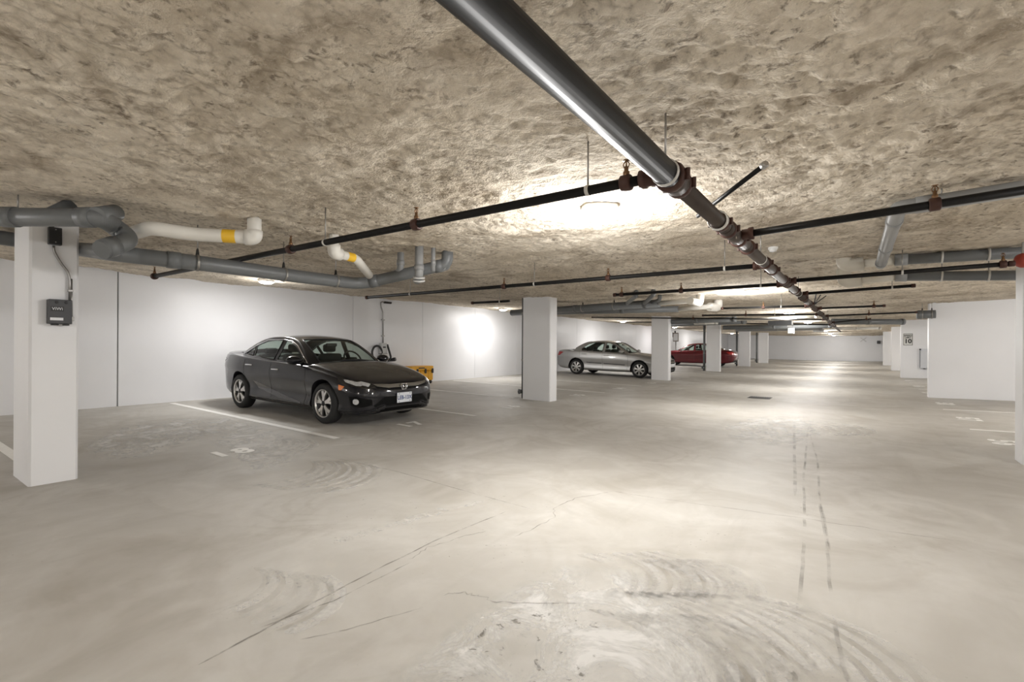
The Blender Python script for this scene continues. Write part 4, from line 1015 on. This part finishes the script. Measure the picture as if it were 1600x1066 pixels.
    def side_pt(x, z, s, off=0.006):
        return Vector((x, s*(float(cz['yb'](x))-(z-float(cz['zs'](x)))/k+off), z))*S
    for s in (-1, 1):
        for poly in spec['side_windows']:
            tube_obj('window_trim', [side_pt(x, z, s) for x, z in poly]+[side_pt(*poly[0], s)], 0.009*S, M[spec.get('trim', 'gloss_black')], root, 6)
        for poly in spec.get('chrome_line', []):
            tube_obj('chrome_window_line', [side_pt(x, z, s, 0.010) for x, z in poly], 0.010*S, M['chrome'], root, 6)
    def hf(x, y, off=0.006):
        a_ = abs(y); s_ = np.interp(x, [cab1, cab1*0.45, cab0*0.2, cab0], [-0.12, 0, 0, 0.16])
        return Vector((x, y, min(float(cz['zr'](x+s_*(a_/0.62)**2)-0.045*(a_/0.6)**2), float(cz['zs'](x))+(float(cz['yb'](x))-a_)*k)+off))*S
    for nm_, poly in (('windscreen_seal', spec['windscreen']), ('rear_window_seal', spec['rear_window'])):
        pts = []
        for i in range(len(poly)):
            a_, b_ = poly[i], poly[(i+1) % len(poly)]
            for t_ in np.arange(8)/8: pts.append(hf(a_[0]+(b_[0]-a_[0])*t_, a_[1]+(b_[1]-a_[1])*t_))
        tube_obj(nm_, pts+[pts[0]], 0.010*S, M['black'], root, 6)
    # ---- surface details laid on the loft
    def near(p, off):
        loc_, nor, _, _ = bvh.find_nearest(Vector(p)*S)
        return loc_+nor*off*S
    def patch(nm_, outline, m_, off=0.004, cuts=3, parent=None, thick=0.004):
        bm = bmesh.new(); vv = [bm.verts.new(p) for p in outline]; bm.faces.new(vv)
        bmesh.ops.triangulate(bm, faces=bm.faces[:])
        for _ in range(cuts): bmesh.ops.subdivide_edges(bm, edges=bm.edges[:], cuts=1, use_grid_fill=True)
        bmesh.ops.triangulate(bm, faces=bm.faces[:])
        for v in bm.verts: v.co = near(v.co, off)
        bmesh.ops.recalc_face_normals(bm, faces=bm.faces[:])
        o = bm_obj(nm_, bm, M[m_], parent or root, True); return o
    def seam(pts, wd=0.0035, m_='black'):
        P = []
        for a_, b_ in zip(pts[:-1], pts[1:]):
            for t_ in np.arange(6)/6: P.append(near(Vector(a_).lerp(Vector(b_), t_), 0.0005))
        P.append(near(pts[-1], 0.0005)); return tube_obj('panel_seam', P, wd*S, M[m_], root, 6)
    def wy(x, z):                                        # approximate half width for placing side details
        return float(cz['wm'](x))-0.01
    for s in (-1, 1):
        for line in spec['seams']: seam([(x, s*wy(x, z), z) for x, z in line])
        for x, z in spec['handles']:
            a_, b_ = near((x-0.09, s*wy(x, z), z-0.004), 0.022), near((x+0.09, s*wy(x, z), z), 0.022)
            h = tube_obj('door_handle', [near((x-0.10, s*wy(x, z), z), 0.0), a_, b_, near((x+0.10, s*wy(x, z), z), 0.0)], 0.013*S, M[spec.get('handle_mat', 'chrome')], root, 8, 0.02)
        mx, mz = spec['mirror']
        my = s*(float(cz['yb'](mx))+0.155)
        bmm = bmesh.new(); bmesh.ops.create_uvsphere(bmm, u_segments=20, v_segments=12, radius=1.0)
        for v in bmm.verts:
            v.co = Vector((mx+v.co.x*0.105*(1 if v.co.x > 0 else 0.45), my+v.co.y*0.135, mz+v.co.z*0.075))*S
        mo = bm_obj('mirror', bmm, PM, root, True)
        tube_obj('mirror_arm', [Vector((mx+0.02, s*(float(cz['yb'](mx))-0.02), mz-0.06))*S, Vector((mx+0.01, my-s*0.05, mz-0.045))*S], 0.022*S, M['gloss_black'], mo, 8)
        box('mirror_glass', tuple(Vector((mx-0.053, my-0.085, mz-0.045))*S), tuple(Vector((mx-0.047, my+0.085, mz+0.045))*S), M['lamp_clear'], mo)
        for xw in spec['axles']:
            build_wheel(root, xw*S, s*spec['track']/2*S, s, R*S, spec)
        for det in spec['side_patches']:
            nm_, m_, off, pts = det
            patch(nm_, [(p[0], s*p[1], p[2]) for p in pts], m_, off)
    for nm_, m_, off, pts in spec['front_patches']: patch(nm_, pts, m_, off)
    # ---- cabin furniture
    def rbox(nm_, a_, b_, m_, bev, parent=root): return box(nm_, tuple(Vector(a_)*S), tuple(Vector(b_)*S), M[m_], parent, bev*S, 3)
    zb_ = float(cz['zs'](-0.2)); fxs = spec['seat_x']
    for s in (-1, 1):
        so = rbox('front_seat', (fxs-0.14, s*0.36-0.24, 0.70), (fxs, s*0.36+0.24, zb_+0.13), 'seat', 0.05)
        rbox('headrest', (fxs-0.15, s*0.36-0.13, zb_+0.16), (fxs-0.05, s*0.36+0.13, zb_+0.31), 'seat', 0.04, so)
        rbox('headrest_post', (fxs-0.11, s*0.36-0.06, zb_+0.10), (fxs-0.09, s*0.36+0.06, zb_+0.18), 'zinc', 0.003, so)
    ro = rbox('rear_seat', (spec['rear_seat']-0.15, -0.60, 0.75), (spec['rear_seat'], 0.60, zb_+0.10), 'seat', 0.05)
    for yy in (-0.36, 0.36): rbox('headrest', (spec['rear_seat']-0.12, yy-0.12, zb_+0.10), (spec['rear_seat']-0.03, yy+0.12, zb_+0.22), 'seat', 0.035, ro)
    rbox('dashboard', (cab0-0.48, -0.66, 0.80), (cab0-0.16, 0.66, float(cz['zs'](cab0-0.3))+0.035), 'interior', 0.04)
    sx = cab0-0.55; cx_, cyy, czz = sx, 0.36, zb_+0.04
    ring = [Vector((cx_-0.10*math.sin(a), cyy+0.18*math.cos(a), czz+0.15*math.sin(a)))*S for a in np.linspace(0, 2*math.pi, 25)]
    sw = tube_obj('steering_wheel', ring, 0.016*S, M['interior'], root, 8)
    rbox('wheel_hub', (cx_-0.03, cyy-0.07, czz-0.05), (cx_+0.05, cyy+0.07, czz+0.04), 'interior', 0.02, sw)
    rbox('rear_mirror', (spec['rv'][0]-0.02, -0.11, spec['rv'][1]-0.03), (spec['rv'][0]+0.015, 0.11, spec['rv'][1]+0.03), 'black', 0.012)
    return root, near, patch, S

CIVIC = dict(scale=0.975, paint='paint_black', front=2.25, rear=-2.40, cabin=(0.98, -1.93), axles=(1.35, -1.35), wheel_r=0.325, track=1.555, tumble=2.1,
    res=0.010, spokes=5, split=True, spoke_phase=0.35, rim_mat='alloy', seat_x=-0.22, rear_seat=-1.10, rv=(0.28, 1.24), mirror=(0.60, 0.985), arch_gap=0.048,
    curves=dict(
        zb=[(2.25, .30), (2.18, .22), (2.0, .175), (1.35, .19), (0, .185), (-1.35, .20), (-2.0, .25), (-2.3, .34), (-2.40, .48)],
        zs=[(2.25, .545), (2.20, .60), (2.1, .655), (1.9, .715), (1.6, .785), (1.35, .825), (1.0, .87), (.6, .905), (0, .925), (-.7, .950), (-1.35, .99), (-1.85, 1.02), (-2.2, 1.02), (-2.33, .96), (-2.40, .80)],
        zt=[(2.25, .575), (2.21, .645), (2.14, .695), (1.9, .775), (1.6, .86), (1.3, .925), (1.0, .97), (.92, .965), (.8, .90), (.6, .91), (0, .93), (-.7, .95), (-1.35, .985), (-1.75, 1.03), (-1.92, 1.065), (-2.2, 1.085), (-2.30, 1.07), (-2.36, .97), (-2.40, .83)],
        wm=[(2.25, .42), (2.22, .56), (2.15, .70), (2.05, .79), (1.9, .845), (1.6, .885), (1.35, .897), (.6, .885), (-.5, .885), (-1.35, .900), (-1.8, .865), (-2.1, .80), (-2.28, .70), (-2.36, .60), (-2.40, .48)],
        yb=[(.98, .70), (.8, .755), (.5, .775), (-.5, .775), (-1.0, .75), (-1.5, .69), (-1.93, .60)],
        zr=[(1.25, .86), (.98, .965), (.75, 1.085), (.5, 1.205), (.25, 1.315), (.10, 1.365), (-.1, 1.400), (-.35, 1.416), (-.7, 1.405), (-1.0, 1.365), (-1.3, 1.29), (-1.6, 1.185), (-1.9, 1.06), (-2.1, .97)]),
    side_windows=[[(.68, .935), (.22, 1.205), (.0, 1.275), (-.18, 1.300), (-.20, .955)],
                  [(-.32, .960), (-.30, 1.305), (-.55, 1.310), (-.8, 1.29), (-1.02, 1.235), (-1.13, 1.195), (-1.06, 1.005)],
                  [(-1.14, 1.012), (-1.20, 1.165), (-1.42, 1.075), (-1.50, 1.035)]],
    chrome_line=[[(.72, .935), (.24, 1.222), (.0, 1.297), (-.3, 1.326), (-.8, 1.312), (-1.13, 1.215), (-1.42, 1.095), (-1.54, 1.03)]],
    windscreen=[(.90, -.60), (.95, 0), (.90, .60), (.16, .50), (.20, 0), (.16, -.50)], rear_window=[(-1.06, -.46), (-1.03, 0), (-1.06, .46), (-1.72, .47), (-1.80, 0), (-1.72, -.47)],
    seams=[[(.80, .24), (.84, .45), (.86, .70), (.80, .87)], [(-.24, .24), (-.25, .60), (-.26, .92)], [(-.93, .24), (-.99, .42), (-1.15, .70), (-1.18, .97)], [(.84, .25), (0, .245), (-.9, .25)],
           [(1.0, .86), (1.5, .80), (1.85, .74)]],
    handles=[(-.08, .80), (-.98, .845)],
    side_patches=[('headlight', 'gloss_black', 0.003, [(2.17, .50, .655), (2.05, .66, .685), (1.85, .78, .725), (1.66, .82, .760), (1.72, .85, .700), (1.92, .81, .635), (2.12, .66, .585), (2.19, .52, .600)]),
                  ('headlight_lens', 'lamp_clear', 0.007, [(2.13, .58, .650), (2.02, .69, .672), (1.80, .81, .722), (1.86, .82, .690), (2.02, .74, .632), (2.13, .62, .605)]),
                  ('marker_lamp', 'amber', 0.006, [(1.86, .85, .630), (1.74, .88, .655), (1.76, .88, .565), (1.82, .87, .570)]),
                  ('fog_recess', 'void', 0.003, [(2.14, .56, .43), (2.05, .74, .485), (1.94, .82, .48), (1.98, .82, .34), (2.09, .70, .315), (2.15, .56, .35)]),
                  ('fog_lamp', 'lamp_clear', 0.012, [(2.035+.03*math.cos(a), .745-.035*math.cos(a), .405+.045*math.sin(a)) for a in np.linspace(0, 5.6, 10)]),
                  ('tail_light', 'tail_red', 0.004, [(-2.0, .83, .93), (-2.2, .75, .95), (-2.33, .62, .94), (-2.38, .5, .80), (-2.33, .62, .80), (-2.22, .74, .86)]),
                  ('painted_crease_shade', 'gloss_black', 0.002, [(.70, .87, .30), (-.10, .88, .42), (-.85, .88, .56), (-.70, .88, .44), (0, .87, .32), (.70, .86, .27)])],  # dark strip paints in the reflection tone along the lower door crease
    front_patches=[('grille_slot', 'void', 0.003, [(2.2, -.52, .660), (2.2, -.2, .682), (2.2, .2, .682), (2.2, .52, .660), (2.2, .50, .585), (2.25, .2, .560), (2.25, -.2, .560), (2.2, -.50, .585)]),
                   ('grille_bar', 'silver_trim', 0.012, [(2.16, -.56, .655), (2.22, -.25, .660), (2.22, .25, .660), (2.16, .56, .655), (2.20, .50, .622), (2.25, .3, .600), (2.25, -.3, .600), (2.20, -.50, .622)]),
                   ('lower_grille', 'void', 0.003, [(2.25, -.40, .46), (2.25, .40, .46), (2.20, .56, .335), (2.16, .50, .26), (2.2, 0, .25), (2.16, -.50, .26), (2.20, -.56, .335)]),
                   ('chin_lip', 'gloss_black', 0.010, [(2.05, -.66, .235), (2.18, -.4, .235), (2.2, 0, .235), (2.18, .4, .235), (2.05, .66, .235), (2.05, .66, .205), (2.17, .3, .205), (2.17, -.3, .205), (2.05, -.66, .205)])])
cxm = -8.06
civ, near, patch, S = build_car('sedan_car', 'black sedan with amber side marker parked in stall 17', CIVIC, (cxm, 5.29, zf(cxm)), 0.0, SL)
# plate and emblem on its nose
f0 = near((2.3, 0, .43), 0.018)
pl = box('licence_plate', (f0.x, -0.152, f0.z-0.078), (f0.x+0.006, 0.152, f0.z+0.078), M['plate'], civ, 0.004)
tx = text_mesh('plate_lettering', 'LEB-13X', 0.083, M['plate_ink'], pl, 0.0005, 0.002, space=0.98); tx.rotation_euler = (math.pi/2, 0, math.pi/2); tx.location = (f0.x+0.0068, 0, f0.z-0.004)
for yy in (-.11, .11):
    for zz_ in (-.06, .06): lathe_obj('plate_bolt', [(0, .007), (.003, .007), (.004, .003)], (f0.x+.006, yy, f0.z+zz_), (1, 0, 0), M['black'], pl, 10)
e0 = near((2.3, 0, .630), 0.020)
em = tube_obj('nose_emblem', [(e0.x, yy, e0.z+zz_) for yy, zz_ in ((-.055, .042), (.055, .042), (.060, .0), (.040, -.046), (-.040, -.046), (-.060, .0), (-.055, .042))], 0.008, M['chrome'], civ, 8)
for s in (-1, 1): tube_obj('emblem_stroke', [(e0.x+.003, s*.034, e0.z+.038), (e0.x+.003, s*.024, e0.z), (e0.x+.003, s*.026, e0.z-.042)], 0.009, M['chrome'], em, 8)
tube_obj('emblem_bar', [(e0.x+.003, -.026, e0.z-.004), (e0.x+.003, .026, e0.z-.004)], 0.008, M['chrome'], em, 8)
box('emblem_field', (e0.x-.008, -.05, e0.z-.04), (e0.x-.004, .05, e0.z+.04), M['gloss_black'], em)

ACCORD = dict(scale=0.975, paint='paint_silver', front=2.42, rear=-2.50, cabin=(1.05, -1.83), axles=(1.40, -1.40), wheel_r=0.325, track=1.58, tumble=2.05,
    res=0.014, spokes=7, split=False, spoke_phase=0.2, rim_mat='alloy', seat_x=-0.12, rear_seat=-1.0, rv=(0.36, 1.30), mirror=(0.66, 1.03), handle_mat='paint_silver', arch_gap=0.055, trim='gloss_black',
    curves=dict(
        zb=[(2.42, .32), (2.33, .24), (2.1, .19), (1.4, .20), (0, .19), (-1.4, .21), (-2.1, .25), (-2.4, .34), (-2.50, .46)],
        zs=[(2.42, .58), (2.36, .66), (2.2, .72), (1.9, .79), (1.4, .87), (1.0, .915), (.6, .945), (0, .965), (-.7, .985), (-1.4, 1.01), (-1.9, 1.01), (-2.3, .97), (-2.44, .88), (-2.50, .74)],
        zt=[(2.42, .62), (2.37, .72), (2.28, .77), (2.0, .84), (1.6, .925), (1.25, .98), (1.05, 1.0), (.95, .98), (.8, .95), (.4, .955), (0, .965), (-.7, .985), (-1.4, 1.01), (-1.7, 1.05), (-1.9, 1.08), (-2.25, 1.06), (-2.38, 1.02), (-2.45, .92), (-2.50, .78)],
        wm=[(2.42, .45), (2.38, .60), (2.3, .73), (2.18, .82), (1.9, .88), (1.4, .915), (.6, .91), (-.5, .91), (-1.4, .92), (-1.9, .885), (-2.2, .83), (-2.38, .74), (-2.46, .64), (-2.50, .50)],
        yb=[(1.05, .73), (.8, .785), (.5, .80), (-.5, .80), (-1.0, .78), (-1.4, .73), (-1.83, .66)],
        zr=[(1.3, .89), (1.05, 1.0), (.8, 1.125), (.55, 1.25), (.32, 1.36), (.15, 1.425), (-.1, 1.462), (-.35, 1.475), (-.7, 1.465), (-1.0, 1.425), (-1.25, 1.35), (-1.5, 1.24), (-1.8, 1.08), (-2.0, .98)]),
    side_windows=[[(.74, .975), (.28, 1.27), (.08, 1.345), (-.10, 1.37), (-.12, .995)], [(-.24, 1.0), (-.22, 1.375), (-.5, 1.38), (-.72, 1.36), (-.95, 1.29), (-1.22, 1.10), (-1.20, 1.03)]],
    windscreen=[(.98, -.62), (1.02, 0), (.98, .62), (.24, .53), (.28, 0), (.24, -.53)], rear_window=[(-1.06, -.48), (-1.03, 0), (-1.06, .48), (-1.62, .50), (-1.68, 0), (-1.62, -.50)],
    seams=[[(.88, .25), (.92, .5), (.93, .75), (.88, .92)], [(-.17, .25), (-.18, .6), (-.19, .97)], [(-.98, .25), (-1.04, .44), (-1.22, .74), (-1.26, 1.0)], [(.9, .26), (0, .255), (-.95, .26)]],
    handles=[(-.02, .855), (-1.02, .885)],
    side_patches=[('headlight', 'lamp_clear', 0.004, [(2.33, .50, .74), (2.1, .78, .79), (1.86, .86, .81), (1.95, .87, .72), (2.2, .80, .64), (2.36, .58, .64)]),
                  ('tail_light', 'tail_red', 0.005, [(-2.05, .84, .95), (-2.25, .78, .96), (-2.42, .62, .94), (-2.46, .55, .80), (-2.38, .74, .79), (-2.26, .82, .80)]),
                  ('side_moulding', 'dark_grey', 0.008, [(.80, .90, .50), (-.12, .90, .525), (-.12, .90, .495), (.80, .90, .47)]),
                  ('side_moulding', 'dark_grey', 0.008, [(-.22, .90, .53), (-.92, .90, .55), (-.90, .90, .52), (-.22, .90, .50)]),
                  ('fog_recess', 'void', 0.004, [(2.30, .60, .42), (2.20, .78, .44), (2.22, .78, .33), (2.31, .62, .33)])],
    front_patches=[('grille', 'void', 0.004, [(2.38, -.42, .72), (2.38, .42, .72), (2.42, .36, .57), (2.42, -.36, .57)]),
                   ('grille_bar', 'chrome', 0.014, [(2.40, -.40, .66), (2.40, .40, .66), (2.41, .38, .62), (2.41, -.38, .62)]),
                   ('lower_grille', 'void', 0.004, [(2.42, -.50, .44), (2.42, .50, .44), (2.38, .50, .30), (2.38, -.50, .30)])])
ax_ = -8.25
build_car('sedan_car', 'silver sedan partly hidden by two white columns', ACCORD, (ax_, 19.02, zf(ax_)), 0.0, SL)
RED = dict(ACCORD); RED.update(scale=0.97, paint='paint_red', spokes=5, handle_mat='paint_red', res=0.02,
    side_patches=[d for d in ACCORD['side_patches'] if d[0] != 'side_moulding'])
rx_ = -8.35
build_car('sedan_car', 'dark red car facing the wall behind the fourth column', RED, (rx_, 31.6, zf(rx_)), math.pi, -SL)
